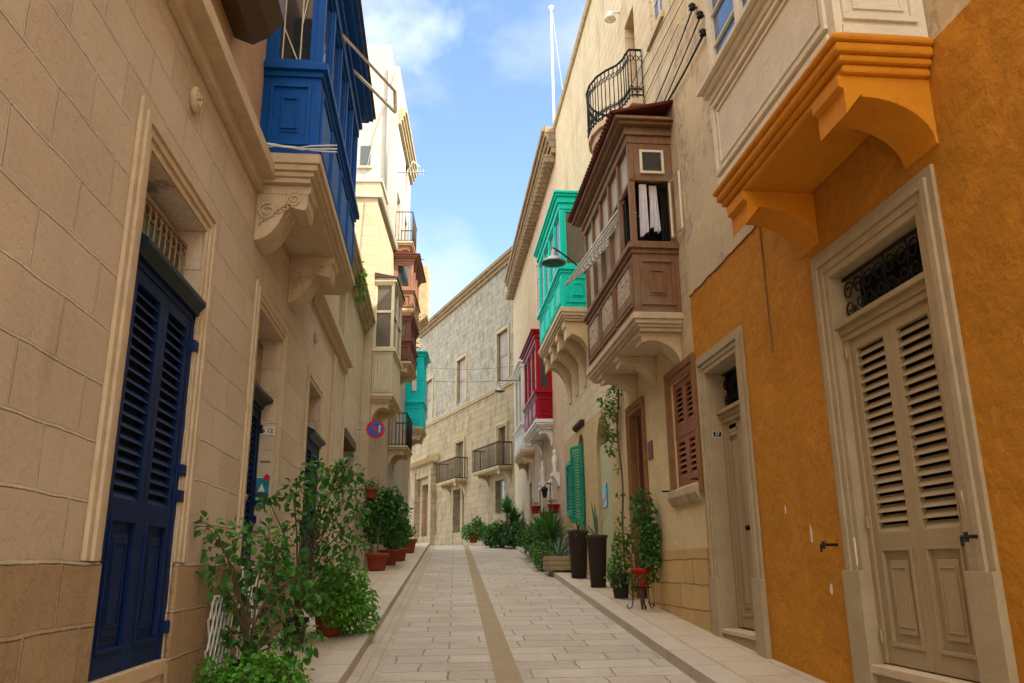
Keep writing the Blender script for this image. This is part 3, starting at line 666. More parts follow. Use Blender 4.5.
mb = MB(); mb.box(26.2, 27.2, -.2, -.15, 10.7, 12.8); link('balcony_door', mb, M_beige, h2b, F2b, .004)
for a, b, c, d in ((28.8, 29.6, 11, 13.0), (28.6, 29.4, 14, 15.5)): simple_window(F2b, h2b, a, b, c, d, -.1, M_beige)
cornice(F2b, h2b, M_stoneweath, 25.8, 30.6, 15.2, 15.8, .30)
for o_, z in ((-.9, 13.4), (-2.4, 14.8)):
    link('window', MB().box(25.60, 25.63, o_ - .35, o_, z, z + .8), M_glass, h2b, F2b); link('window_sill', MB().box(25.52, 25.63, o_ - .42, o_ + .07, z - .08, z), M_trim, h2b, F2b, .01)
link('drain_pipe', MB().tube([(25.57, -.35, 12.1), (25.57, -.35, 17.3)], .05, 8), M_grey, h2b, F2b, None, True)
link('wall_cable', MB().tube([(25.58, -.1, 17.2), (25.58, -.8, 14.6), (25.58, -1.2, 12.1)], .015, 4), M_grey, h2b, F2b)
iron_balcony(F2b, h2b, 25.75, 27.7, .62, 3.72, 1.05, M_plain, M_iron, corb=(25.9, 27.2), corb_z=.5, label='iron railed balcony with plants above the street sign')
iron_balcony(F2b, h2b, 25.9, 27.6, .62, 10.75, 1.1, M_plain, M_rust, corb=(26.1, 27.1), corb_z=.45, label='small high balcony with thin railing')
bay(F2b, h2b, 25.85, 28.2, .66, 8.3, 8.95, 10.15, M_pinkw, M_plain, M_glass, M_roofred, slab=.2, npan=2, nwin=3, corb=(), crown=.25, over=.2, label='salmon painted enclosed balcony with red roof')
bay(F2b, h2b, 25.9, 28.0, .62, 6.5, 7.2, 8.05, M_maroon, M_plain, M_glass, None, slab=.18, npan=2, nwin=3, corb=(26.0, 27.4), corb_z=.5, crown=.2, over=.1, label='faded maroon enclosed balcony')
mb = MB(); mb.box(25.9, 28.5, -1.6, -.35, 17.4, 18.5); link('roof_tank', mb, M_grey, h2b, F2b, .02)
for z, s_ in ((13.4, 26.0), (10.2, 26.2)):
    mb = MB(); mb.tube([(s_, 0, z), (s_, 1.0, z)], .02); 
    for k in range(6): mb.tube([(s_, .35 + .11 * k, z - .12), (s_, .35 + .11 * k, z + .12)], .01)
    link('aerial', mb, M_grey, h2b, F2b)
mb = MB(); mb.tube([(28.2, .05, 14.4), (28.0, .35, 14.9), (27.9, .6, 14.6)], .03); link('curved_pipe', mb, M_white_p, h2b, F2b, None, True)
F2c = FB(30.6); h2c = building('turquoise_balcony_house', F2c, 'cream house with a turquoise boxed balcony at the far end of the left row')
link('wall', wallmesh(F2c, 30.62, 33.3, -1.5, 12.2, [(32.2, 33.1, .3, 2.7, .3)]), M_cream2, h2c, F2c)
mb = MB(); mb.box(32.2, 33.1, -.2, -.15, .3, 2.7); link('door', mb, M_dwood, h2c, F2c, .004)
bay(F2c, h2c, 30.7, 32.2, .68, 5.15, 6.1, 8.1, M_turq, M_plain, M_turq, None, slab=.28, npan=2, nwin=2, corb=(30.8, 31.8), corb_z=.7, crown=.3, over=.16, endwin=True, label='turquoise enclosed balcony')
mb = MB(); mb.box(30.69, 30.705, .25, .42, 6.55, 7.35); link('end_pane', mb, M_white_p, h2c, F2c); mb = MB(); mb.box(30.675, 30.69, .24, .42, 7.5, 7.7); link('end_pane', mb, M_dark, h2c, F2c)
mb = MB(); mb.box(32, 33.2, 0, .68, 10.0, 12.2).prism_s([(0, 9.4), (.68, 10.0), (0, 10.0)], 32, 33.2); link('box_balcony', mb, M_stoneweath, h2c, F2c, .02)
for k in range(3):
    for z in (8.9, 9.9): mb = MB(); mb.prism_s(corbelprof(.45, z, z - .6), 30.8 + .75 * k, 31.05 + .75 * k); link('bracket', mb, M_cream2, h2c, F2c)

# ================================================================== RIGHT ROW
def FR(s0): return Frame((3.6, 0), 0, (0, 1), 1, s0, gz(s0))
G1 = FR(6.0); r1 = building('ochre_house', G1, 'ochre painted house with taupe louvred doors, nearest on the right')
dh = [(5.30, 6.70, -.80, 2.53, .3), (9.10, 10.28, -.77, 2.47, .3)]
link('lower_wall', wallmesh(G1, -6, 10.66, -3, 3.70, dh), M_ochre, r1, G1)
link('upper_wall', wallmesh(G1, -6, 10.66, 3.70, 14.2, [(7.65, 8.45, 6.3, 8.6, .25)]), M_pale, r1, G1)
simple_window(G1, r1, 7.65, 8.45, 6.3, 8.6, -.06, M_bayw, M_gsky, 2, 4)
surround(G1, r1, M_taupe2, 5.30, 6.70, -1.2, 2.53, .28, (.02, .035, .055, .03), plinth=-.06, liner=.29)
surround(G1, r1, M_taupe2, 9.10, 10.28, -1.2, 2.47, .26, (.02, .035, .055, .03), plinth=-.16, liner=.29)
def taupe_door(s0, s1, z0, zt, ztop, o, louv, zpan):
    mb = MB(); mb.box(s0, s0 + .07, o - .08, o + .02, z0, zt).box(s1 - .07, s1, o - .08, o + .02, z0, zt)
    mb.box(s0, s1, o - .08, o + .05, zt, zt + .06).box(s0, s1, o - .08, o + .09, zt + .06, zt + .11).box(s0, s1, o - .08, o + .03, zt - .06, zt)
    d = link('door', mb, M_taupe, r1, G1, .005); m = (s0 + s1) / 2
    leaf(G1, d, M_taupe, s0 + .07, m - .003, z0, zt - .06, o, zpan, louv); leaf(G1, d, M_taupe, m + .003, s1 - .07, z0, zt - .06, o, zpan, louv)
    k = MB(); k.box(s0 + .05, s1 - .05, o - .14, o - .12, z0, zt); link('dark_interior', k, M_dark, d, G1)
    scroll_grille(G1, r1, M_iron, s0 + .01, s1 - .01, zt + .12, ztop - .01, o - .04, 4)
    g = MB(); g.box(s0, s1, -.285, -.28, zt + .1, ztop); link('fanlight_glass', g, M_dark, r1, G1)
    return d
D = taupe_door(5.305, 6.695, -.78, 1.97, 2.52, -.07, True, .24)
for s_ in (5.38, 6.62):
    for z in (-.62, .28, 1.75): link('hinge', MB().tube([(s_, -.03, z), (s_, -.03, z + .1)], .014), M_taupe, D, G1)
D = taupe_door(9.105, 10.275, -.75, 1.84, 2.46, -.20, False, 1.74)
mb = MB(); mb.lathe([(0, 0), (.03, 0), (.035, .03), (.02, .05), (0, .055)], (0, 0, 0), 10); kb = MB(); kb.add([(9.62 + v[0], -.18 + v[2], .42 + v[1]) for v in mb.v], mb.f)
kb.box(9.30, 9.52, -.215, -.195, -.42, -.26); link('door_knob', kb, M_dark, D, G1)
for a in ((5.26, 6.74, -.09, .055, -.86, -.79), (9.06, 10.3, -.2, .03, -.82, -.765)): link('door_sill', MB().box(*a), M_trim, r1, G1, .008)
for a in ((5.3, 6.7, -.09, .01, -1.6, -.86), (9.1, 10.28, -.09, .008, -1.6, -.82)): link('door_step', MB().box(*a), M_taupe2, r1, G1, .008)
# black iron shutter stays
for s_, z in ((7.13, .16), (5.12, .16)):
    mb = MB(); mb.tube([(s_, .0, z), (s_, .13, z)], .014).tube([(s_, .13, z - .035), (s_, .13, z + .03)], .014).tube([(s_ - .05, .13, z), (s_ + .05, .13, z)], .012).tube([(s_ + .05, .13, z), (s_ + .05, .13, z - .06)], .011)
    link('shutter_stay', mb, M_iron, r1, G1)
mb = MB(); rng = random.Random(3)
for s_, z, hw, hh in ((8.15, .53, .012, .07), (7.62, .28, .015, .12), (7.33, -.22, .02, .07), (4.35, .05, .01, .03), (4.45, 1.3, .012, .02), (4.3, 1.85, .01, .015)):
    n = 9; mb = MB(); mb.prism_o([(s_ + hw * 1.4 * math.cos(t) * rng.uniform(.6, 1.2), z + hh * .7 * math.sin(t) * rng.uniform(.6, 1.2)) for t in [2 * math.pi * k / n for k in range(n)]], .0, .004); link('bare_plaster_chip', mb, M_chip, r1, G1)
for s_, z, hw, hh in ((5.2, .35, .05, .22), (6.78, .1, .02, .18), (6.76, -.6, .03, .15)):
    n = 12; mb = MB(); mb.prism_o([(s_ + hw * math.cos(t) * rng.uniform(.5, 1.2), z + hh * math.sin(t) * rng.uniform(.7, 1.15)) for t in [2 * math.pi * k / n for k in range(n)]], .02, .0335); link('bare_plaster_chip', mb, M_chip, r1, G1)
rg = random.Random(8); mb = MB(); mb.tube([(7.4 + .13 * i, .003, 3.70 + rg.uniform(-.012, .012)) for i in range(26)], .012, 5); link('paint_edge', mb, M_browns, r1, G1)
mb = MB(); mb.tube([(8.07 + .001, .004, 2.2), (8.08, .006, 3.7), (8.07, .006, 4.6)], .012); link('plaster_crack', mb, M_browns, r1, G1)
# the big pale enclosed balcony on its ochre base
BG = MB(); zb, zs = 3.72, 4.88; s0, s1, p = 4.84, 7.36, .72
BG.box(s0, s1, 0, p, zb, zs); 
for a, b, e in ((zs - .16, zs - .07, .03), (zs - .07, zs + .0, .07), (zs, zs + .06, .12), (zs + .06, zs + .10, .07)): BG.box(s0 - e, s1 + e, 0, p + e, a, b)
z1 = 6.9
for c in (s0 + .05, s0 + .85, s0 + 1.7, s1 - .05): BG.box(c - .05, c + .05, p - .1, p, zs + .1, z1)
BG.box(s0, s0 + .1, 0, .1, zs + .1, z1).box(s1 - .1, s1, 0, .1, zs + .1, z1)
for a, b, e in ((z1, z1 + .2, .02), (z1 + .2, z1 + .3, .1), (z1 + .3, z1 + .42, .2)): BG.box(s0 - e, s1 + e, 0, p + e, a, b)
bg_ = link('enclosed_balcony', BG, M_bayw, r1, G1, .006, label='pale painted boxed balcony on an ochre base')
mb = MB()
for a in range(1): 
    mb.ring_o(p - .001, .03, s0 + .10, s1 - .02, zb + .14, zs - .2, .05); mb.ring_o(p - .001, .016, s0 + .2, s1 - .12, zb + .24, zs - .3, .03)
mb.ring_s(s0 - .03, .031, .08, p - .06, zb + .14, zs - .2, .05); mb.ring_s(s0 - .016, .017, .17, p - .15, zb + .24, zs - .3, .03)
mb.box(s0 - .022, s0, .06, p - .05, zb + .02, zb + .10).box(s0 + .1, s1 - .02, p, p + .02, zb + .02, zb + .09)
link('raised_panel', mb, M_bayw, bg_, G1, .004)
mb = MB(); mb.box(s0 + .04, s1 - .04, .002, p - .06, zs + .1, z1); link('window_glass', mb, M_gsky, bg_, G1)
mb = MB()
for i in range(1, 5): 
    z = zs + .1 + (z1 - zs - .1) * i / 5; mb.box(s0, s1, p - .061, p - .03, z - .012, z + .012)
link('window_bars', mb, M_bayw, bg_, G1)
mb = MB()
for a, b, e in ((3.66, 3.72, .06), (3.58, 3.66, .035), (3.52, 3.58, .0), (3.45, 3.52, -.035)): mb.box(s0 - e, s1 + e, 0, p + e, a, b)
link('base_slab', mb, M_ochre2, bg_, G1, .022)
for c in (s0 + .08, s1 - .55):
    mb = MB(); q = p + .02; pr = [(0, 3.45), (q - .03, 3.45), (q - .03, 3.36), (q - .07, 3.34), (q - .07, 3.14), (q - .2, 3.30)] + [((q - .22) * (1 - math.sin(t)) + .02, 3.28 - .35 * (1 - math.cos(t))) for t in [math.pi / 2 * k / 12 for k in range(13)]] + [(0, 2.92)]
    mb.prism_s(pr, c, c + .42); link('corbel', mb, M_ochre2, bg_, G1, .018)

G2 = FR(13.3); r2 = building('cream_house', G2, 'cream plastered house with the brown timber balcony and golden stone dado')
link('wall', wallmesh(G2, 10.67, 15.3, .21, 3.30, [(10.80, 11.86, 1.10, 2.66, .12), (13.62, 14.55, -.9, 2.66, .3)]), M_cream, r2, G2)
dd = MB(); dd = wallmesh(G2, 10.67, 15.3, -2.5, .21, [(13.62, 14.55, -.62, .21, .3)]); dd.v = [(a, b + .03, c) for a, b, c in dd.v]
link('stone_dado', dd, M_dado, r2, G2)
uh = [(11.0, 11.7, 8.75, 11.2, .2), (12.75, 13.45, 8.1, 10.25, .35)]
link('upper_wall', wallmesh(G2, 10.67, 22.3, 3.30, 13.2, uh), M_palem, r2, G2)
simple_window(G2, r2, 11.0, 11.7, 8.75, 11.2, -.05, M_bayw, M_gsky, 2, 4)
mb = MB(); mb.box(10.95, 11.9, 0, .05, 8.62, 8.75); link('window_sill', mb, M_trim, r2, G2, .008)
mb = MB(); mb.box(12.75, 13.45, -.3, -.27, 8.1, 10.2); link('balcony_door', mb, M_wood2, r2, G2, .004)
mb = MB(); mb.prism_s([(-.2, 13.2), (.06, 13.2), (.10, 13.3), (.02, 13.34), (-.2, 13.34)], 10.7, 22.3); link('roof_edge', mb, M_stoneweath, r2, G2, .01)
# brown window
surround(G2, r2, M_browns, 10.80, 11.86, .95, 2.66, .20, (.03, .05), 'window_surround')
sw = leaf(G2, r2, M_wood2, 10.81, 11.33, 1.1, 2.65, -.03, 1.86, True, 'shutter', .05, panel=False)
mb = MB(); mb.box(10.81, 11.85, -.075, -.02, 1.82, 1.90); link('shutter_rail', mb, M_wood2, r2, G2)
for a in (10.81, 11.335):
    for c, d in ((1.1, 1.84), (1.88, 2.65)):
        if a > 11 or True: leaf(G2, r2, M_wood2, a, a + .515, c, d, -.028, None, True, 'shutter')
bpy.data.objects.remove(sw)
mb = MB(); mb.box(10.8, 11.86, -.11, -.1, 1.1, 2.66); link('dark_interior', mb, M_dark, r2, G2)
mb = MB(); mb.prism_s([(0, .82), (.05, .84), (.10, .95), (.09, 1.05), (-.02, 1.10), (-.1, 1.1), (-.1, .85)], 10.72, 12.08); link('window_sill', mb, M_stoneweath, r2, G2, .015)
for s_, z in ((12.2, 1.08), (10.76, 1.12)): link('shutter_stay', MB().tube([(s_, 0, z), (s_, .12, z)], .014).tube([(s_ - .05, .12, z), (s_ + .05, .12, z)], .012), M_iron, r2, G2)
# brown door
surround(G2, r2, M_browns, 13.62, 14.55, -.62, 2.66, .17, (.03, .05), 'door_surround', liner=.11)
d = leaf(G2, r2, M_doorb, 13.63, 14.54, -.62, 2.65, -.12, 1.0, False, 'door')
mb = MB(); mb.box(13.95, 14.1, -.14, -.115, 1.0, 1.14); link('door_knocker', mb, M_brass, d, G2)
for a, b in ((13.4, 13.62), (14.55, 14.8)): link('door_plinth', MB().box(a, b, .03, .08, -1.5, .2), M_dado, r2, G2, .008)
# brown timber balcony
B2 = bay(G2, r2, 11.05, 14.75, .70, 3.57, 4.60, 6.70, M_wood, M_cream2, M_gdusty, None, slab=.26, npan=3, nwin=5, corb=(11.2, 12.6, 13.9), corb_z=.48, corb_w=.34, crown=.36, over=.22, end_open=True, frieze=.63, transom=None, corb_m=M_trim)
for c in [c for c in B2.children if c.name.startswith('base_slab')]: c.data.materials[0] = M_trim
mb = MB(); mb.ring_s(11.015, .036, .14, .52, 5.82, 6.22, .04); link('vent_window_frame', mb, M_bayw, B2, G2, .003)
mb = MB(); mb.box(11.03, 11.048, .17, .49, 5.85, 6.19); link('vent_glass', mb, M_glass, B2, G2)
# corrugated roof with scalloped edge
mb = MB(); n = 34; e = .28
for i in range(n):
    a = 10.80 + (14.98 - 10.80) * i / n; L = (14.98 - 10.80) / n
    mb.prism_s([(0, 6.95), (.70 + e + .0, 6.72), (.70 + e + .03, 6.745), (0, 6.99)], a, a + L * .72)
mb.prism_s([(0, 6.94), (.7 + e - .02, 6.71), (.7 + e - .02, 6.73), (0, 6.96)], 10.80, 14.98)
link('roof_tiles', mb, M_roofred, B2, G2)
for a, b in ((11.25, 12.1), (12.5, 13.35), (13.7, 14.55)): link('panel_insert', MB().box(a + .04, b - .04, .70, .714, 3.92, 4.36), M_insert, B2, G2)
# casements: one swung open at the near end, panes along the front
mb = MB(); q0, q1 = Vector((11.03, .07, 0)), Vector((10.66, -.0 + .03, 0))
for a, b in (((q0.x, q0.y), (q1.x, q1.y)),):
    for z in (4.76, 5.68): mb.tube([(a[0], a[1], z), (b[0], b[1], z)], .022, 4)
    for c in (a, b): mb.tube([(c[0], c[1], 4.76), (c[0], c[1], 5.68)], .022, 4)
link('open_casement', mb, M_bayw, B2, G2)

# ---- arched doorway house with green balcony
G3 = FR(18.5); r3 = building('stone_house', G3, 'golden stone house with the green boxed balcony on four big corbels')
link('wall', wallmesh(G3, 15.31, 22.3, -2, 3.295, [(16.35, 17.75, -.5, 3.15, .3, 1), (19.3, 20.05, .8, 3.15, .3, 1)]), M_gold, r3, G3)
mb = MB(); mb.box(16.36, 17.74, -.12, -.07, -.5, 2.55); dr = link('door_board', mb, M_board, r3, G3)
mb = MB(); mb.box(16.36, 17.74, -.24, -.2, 2.58, 3.15); link('fanlight_glass', mb, M_glass, r3, G3)
mb = MB(); mb.box(16.36, 17.74, -.2, -.16, 2.5, 2.6); link('transom', mb, M_board, r3, G3)
mb = MB(); mb.box(19.31, 20.04, -.24, -.2, .8, 3.15); link('window_glass', mb, M_glass, r3, G3)
mb = MB(); mb.prism_s([(0, 3.28), (.1, 3.35), (.1, 3.42), (0, 3.42)], 19.1, 20.3); link('window_hood', mb, M_rust, r3, G3)
bay(G3, r3, 17.43, 21.3, .75, 5.72, 6.66, 8.6, M_green, M_trim, M_gdusty, None, slab=.3, npan=4, nwin=4, corb=(17.55, 18.65, 19.75, 20.8), corb_z=1.25, corb_w=.34, crown=.42, over=.14, transom=None, corb_m=M_plain, label='bright green enclosed balcony')
# shutters: one folded flat on the wall, one standing out
sh1 = leaf(G3, r3, M_shgreen, 20.62, 21.75, 1.25, 2.66, .07, None, True, 'shutter')
mb = MB(); a0, a1 = Vector((19.28, .02)), Vector((19.62, .42)); 
def oblique_leaf(fr, par, mat, p0, p1, z0, z1, name='shutter'):
    mb = MB(); d = (p1 - p0); L = d.length; d /= L; nrm = Vector((-d.y, d.x)) * .02
    def bx(u0, u1, za, zb_):
        pr = [p0 + d * u0 - nrm, p0 + d * u1 - nrm, p0 + d * u1 + nrm, p0 + d * u0 + nrm]; mb.prism_z([(q.x, q.y) for q in pr], za, zb_)
    bx(0, .06, z0, z1); bx(L - .06, L, z0, z1); bx(.06, L - .06, z0, z0 + .08); bx(.06, L - .06, z1 - .08, z1); n = int((z1 - z0 - .16) / .07)
    for i in range(n): bx(.06, L - .06, z0 + .08 + i * .07, z0 + .08 + i * .07 + .045)
    return link(name, mb, mat, par, fr, .002)
oblique_leaf(G3, r3, M_shgreen, Vector((19.35, .03)), Vector((19.95, .22)), 1.0, 2.85)
mb = MB(); mb.box(19.42, 19.52, .02, .07, -.1, 1.0); link('green_post', mb, M_shgreen, r3, G3)
# open sash on green balcony
# ---- pink house
G4 = FR(25); r4 = building('pink_house', G4, 'pale pink house with the crimson boxed balcony and brown bracketed eaves')
link('wall', wallmesh(G4, 22.31, 29.0, -1.5, 12.7, [(24.8, 25.5, .1, 2.4, .25, 1), (27.2, 27.9, .3, 2.6, .25, 1)]), M_pink, r4, G4)
for a in (24.81, 27.21):
    mb = MB(); mb.box(a, a + .68, -.15, -.12, .1, 2.6); link('door', mb, M_maroon, r4, G4); surround(G4, r4, M_white_p, a, a + .68, .1, 2.5, .1, (.03,), 'door_surround')
cornice(G4, r4, M_rubble, 22.35, 36.4, 12.4, 13.3, .42, 'eaves_cornice', 5)
for i in range(40): link('eaves_bracket', MB().box(22.5 + i * .345, 22.65 + i * .345, .02, .36, 12.15, 12.4), M_rubble, r4, G4)
bay(G4, r4, 24.3, 27.6, .50, 4.35, 5.2, 7.2, M_red, M_white_p, M_glass, None, slab=.28, npan=3, nwin=3, corb=(24.45, 26.8), corb_z=.5, crown=.4, over=.16, endwin=True, label='crimson enclosed balcony')
simple_window(G4, r4, 24.6, 25.5, 8.6, 10.6, .03, M_bayw); simple_window(G4, r4, 26.6, 27.5, 8.6, 10.6, .03, M_bayw)
for s_ in (23.2, 25.9):
    mb = MB(); mb.prism_s([(0, 2.6), (.22, 2.6), (.22, 2.52), (.12, 2.4), (.03, 2.2), (0, 2.2)], s_, s_ + .45); sf = link('wall_shelf', mb, M_white_p, r4, G4, .01)
    mb = MB(); mb.lathe([(.05, 0), (.07, .02), (.05, .1), (.08, .25), (.09, .4), (.05, .5), (.03, .54), (.055, .6), (.05, .66), (0, .7)], (0, 0, 0), 12)
    k = MB(); k.add([(s_ + .2 + v[0], .11 + v[1], 2.6 + v[2]) for v in mb.v], mb.f); link('statuette', k, M_white_p, r4, G4, None, True)
G5 = FR(32); r5 = building('end_house', G5, 'narrow cream house closing the right row with white stone balconies')
link('wall', wallmesh(G5, 29.01, 36.4, -1, 12.4, [(30, 30.8, .6, 3, .25)]), M_cream2, r5, G5)
mb = MB(); mb.box(30, 30.8, -.15, -.12, .6, 3); link('door', mb, M_dwood, r5, G5)
bay(G5, r5, 29.1, 31.6, .45, 4.1, 5.0, 7.4, M_white_p, M_trim, M_glass, None, slab=.3, npan=2, nwin=2, corb=(29.2, 31.1), corb_z=.6, crown=.35, over=.12, label='white boxed balcony')

# black bowed iron balcony on the cream house
cv = [(12.32, .02), (12.32, .24), (12.45, .27), (12.62, .29), (12.80, .36), (12.98, .52), (13.2, .66), (13.5, .74), (13.8, .74), (14.1, .66), (14.35, .5), (14.5, .3), (14.55, .02)]
mb = MB(); mb.prism_z(cv, 7.86, 7.98).prism_z([(a if 12.4 < a < 14.5 else (12.38 if a < 13 else 14.5), max(.0, b - .07)) for a, b in cv], 7.7, 7.86)
bb = link('balcony', mb, M_trim, r2, G2, .01, label='bowed black wrought iron balcony high on the wall')
railing(G2, bb, cv, 7.98, 8.95, .10, .014, M_iron, curls=True, mid=8.15)

# ================================================================== FAR BUILDING
uf = (-.3116, .9502)
G6 = Frame((3.6, 37.), 0, uf, 1, 6.0, .9)
r6 = building('weathered_palazzo', G6, 'long weathered limestone palace closing the view, with two iron balconies')
fh = [(.45, 1.85, 8.75, 11.2, .25), (6.3, 7.75, 8.75, 11.2, .25), (12.2, 13.7, 8.75, 11.2, .25)]
fl = [(.75, 1.75, 4.55, 6.45, .35), (6.5, 7.8, 4.5, 6.55, .35), (6.85, 8.0, .4, 4.0, .35), (1.1, 2.2, 2.4, 3.95, .35), (12.2, 13.9, .4, 4.8, .35)]
link('upper_wall', wallmesh(G6, -4, 24, 8.3, 14.5, fh), M_far, r6, G6)
link('lower_wall', wallmesh(G6, -4, 24, -2, 8.3, fl), M_farlow, r6, G6)
cornice(G6, r6, M_rubble, -4, 24, 14.45, 14.95, .32, 'roof_cornice', 3)
mb = MB(); mb.box(-4, 24, 0, .08, 8.30, 8.40).box(-4, 24, 0, .12, 8.40, 8.46); link('string_course', mb, M_stoneweath, r6, G6, .01)
mb = MB(); mb.box(-4, 24, 0, .06, -1, 1.75); link('plinth', mb, M_farlow, r6, G6, .02)
for a, b, c, d, _ in fh:
    simple_window(G6, r6, a, b, c, d, -.1, M_maroon, M_curtain, 1, 2); surround(G6, r6, M_stoneweath, a, b, c, d, .15, (.05,), 'window_surround')
for k, (a, b, c, d, _) in enumerate(fl):
    mb = MB(); mb.box(a + .02, b - .02, -.22, -.18, c, d - (.5 if k in (2, 4) else 0)); link('door' if k != 3 else 'window', mb, [M_dwood, M_gdusty, M_gdusty, M_gdusty, M_maroon][k], r6, G6)
    mb = MB(); mb.box(a, b, -.34, -.30, c, d); link('dark_interior', mb, M_dark, r6, G6)
    if k in (0, 1): surround(G6, r6, M_stoneweath, a, b, c, d, .18, (.05, .1), 'door_surround')
iron_balcony(G6, r6, .1, 3.6, .7, 4.45, 1.1, M_stoneweath, M_rust, corb=(.3, 3.0), corb_z=.6, sp=.14, bar=.022, label='nearer of the two rusty iron balconies', corb_w=.3, slab=.14)
iron_balcony(G6, r6, 6.0, 9.2, .7, 4.45, 1.1, M_stoneweath, M_rust, corb=(6.3, 8.6), corb_z=.6, sp=.14, bar=.022, label='farther of the two rusty iron balconies', corb_w=.3, slab=.14)
# portal with pediment slab
mb = MB(); mb.box(11.2, 11.7, 0, .35, -1, 5.6).box(14.4, 14.9, 0, .35, -1, 5.6).box(11.15, 14.95, 0, .25, 5.2, 5.9)
link('portal', mb, M_farlow, r6, G6, .03)
mb = MB(); mb.prism_s([(0, 5.9), (.5, 5.95), (.75, 6.1), (.8, 6.25), (.3, 6.4), (0, 6.4)], 10.7, 15.8); link('portal_hood', mb, M_stoneweath, r6, G6, .03)
mb = MB(); mb.box(6.7, 8.15, 0, .14, 4.0, 4.2).box(6.55, 6.85, 0, .1, -1, 4.0).box(8.0, 8.3, 0, .1, -1, 4.0); link('door_surround', mb, M_farlow, r6, G6, .02)
P1c = [(-1.88, 7.13, 0.34, 0.1), (-1.84, 7.47, 0.2, 0.16), (-1.84, 7.28, -0.05, 0.15), (-1.74, 7.89, 0.3, 0.15), (-1.59, 8.27, 0.27, 0.21), (-1.74, 8.22, -0.03, 0.25), (-1.42, 8.18, 0.08, 0.21), (-1.83, 7.95, -0.27, 0.17), (-1.59, 8.15, -0.36, 0.21), (-1.26, 8.15, -0.06, 0.17), (-1.9, 7.99, -0.57, 0.08), (-1.68, 7.93, -0.62, 0.17), (-1.44, 8.07, -0.63, 0.21), (-1.21, 8.05, -0.64, 0.19), (-1.05, 8.21, -0.29, 0.14), (-1.47, 8.35, -0.2, 0.2)]
P2c = [(-1.51, 10.52, 1.14, 0.2), (-1.24, 10.32, 1.06, 0.19), (-1.11, 10.27, 1.2, 0.16), (-1.69, 10.18, 0.86, 0.19), (-1.86, 9.52, 0.75, 0.13), (-1.37, 10.06, 0.73, 0.24), (-1.04, 10.28, 0.87, 0.19), (-0.92, 10.21, 0.62, 0.14), (-1.62, 10.24, 0.51, 0.18), (-1.29, 10.5, 0.4, 0.25), (-1.02, 10.31, 0.27, 0.18), (-1.39, 10.33, 0.09, 0.22), (-1.16, 10.17, -0.05, 0.18), (-1.53, 10.06, -0.43, 0.18), (-1.39, 10.21, -0.25, 0.18), (-1.01, 10.12, 1.1, 0.12)]
P3c = [(-1.11, 10.9, -0.39, 0.31), (-1.38, 11.1, -0.4, 0.24), (-0.9, 10.97, -0.4, 0.21), (-1.04, 10.77, -0.15, 0.23), (-0.86, 11.06, -0.65, 0.18), (-1.23, 11.02, -0.62, 0.18), (-1.04, 10.99, -0.67, 0.18), (-1.35, 11.06, -0.17, 0.18)]
P4c = [(-1.63, 7.81, -0.92, 0.18), (-1.83, 7.77, -0.95, 0.16), (-1.34, 7.64, -0.89, 0.18), (-1.29, 7.89, -1.06, 0.17), (-1.88, 7.48, -0.95, 0.11), (-1.61, 7.56, -1.05, 0.22), (-1.49, 7.8, -0.81, 0.09), (-1.17, 7.79, -0.95, 0.09), (-1.51, 7.68, -1.01, 0.18)]

# ================================================================== PLANTS
def leaves_mb(mb, centres, n_per, size, rng, droop=.5, spread=.55, shell=.35):
    for cx, cy, cz, r in centres:
        for _ in range(int(n_per * 1.8 * (r / .2) ** 2)):
            d = Vector((rng.gauss(0, 1), rng.gauss(0, 1), rng.gauss(0, 1))).normalized()
            q = Vector((cx, cy, cz)) + d * r * (rng.random() ** shell) * Vector((1, 1, .85)).length / 1.65
            L = size * rng.uniform(.45, 1.3); W = L * rng.uniform(.32, .46)
            ax = (d * spread + Vector((rng.gauss(0, .5), rng.gauss(0, .5), rng.gauss(0, .4) - droop))).normalized()
            sd = ax.cross(Vector((rng.gauss(0, .5), rng.gauss(0, .5), 1))).normalized() * W; up = sd.cross(ax).normalized()
            b = q; m1 = q + ax * L * .35; m2 = q + ax * L * .72 - up * L * .05; t = q + ax * L - up * L * .16
            k = up * W * .35
            mb.add([b, m1 + sd * .9 + k, m2 + sd * .7 + k * .6, t, m2 - sd * .7 + k * .6, m1 - sd * .9 + k, m1, m2], [(0, 6, 1), (1, 6, 7, 2), (2, 7, 3), (0, 5, 6), (5, 4, 7, 6), (4, 3, 7)])
def branches(mb, base, centres, rng, r0=.018, top=None):
    for i, (cx, cy, cz, r) in enumerate(centres):
        a = Vector(base); c = Vector((cx, cy, cz)); m = a.lerp(c, .5) + Vector((0, 0, .12 * (c - a).length)); m.x = a.x * .6 + m.x * .4; m.y = a.y * .6 + m.y * .4
        pts = []
        for k in range(9):
            t = k / 8; q = a * (1 - t) ** 2 + m * 2 * t * (1 - t) + c * t * t; q += Vector((rng.gauss(0, .008), rng.gauss(0, .008), 0)) * (1 if 0 < k < 8 else 0); pts.append(q)
        mb.tube(pts, r0 * rng.uniform(.6, 1), 5, .004)
        for _ in range(4): mb.tube([c, c + Vector((rng.uniform(-1, 1), rng.uniform(-1, 1), rng.uniform(-.8, 1))) * r], .004, 4, .002)
def pot_mb(h, r, sq=False):
    mb = MB(); mb.lathe([(r * .70, 0), (r * .72, .01), (r * .95, h * .8), (r * 1.08, h * .81), (r * 1.1, h * .98), (r * 1.06, h), (r * .93, h), (r * .9, h * .86), (0, h * .86)], n=28); return mb
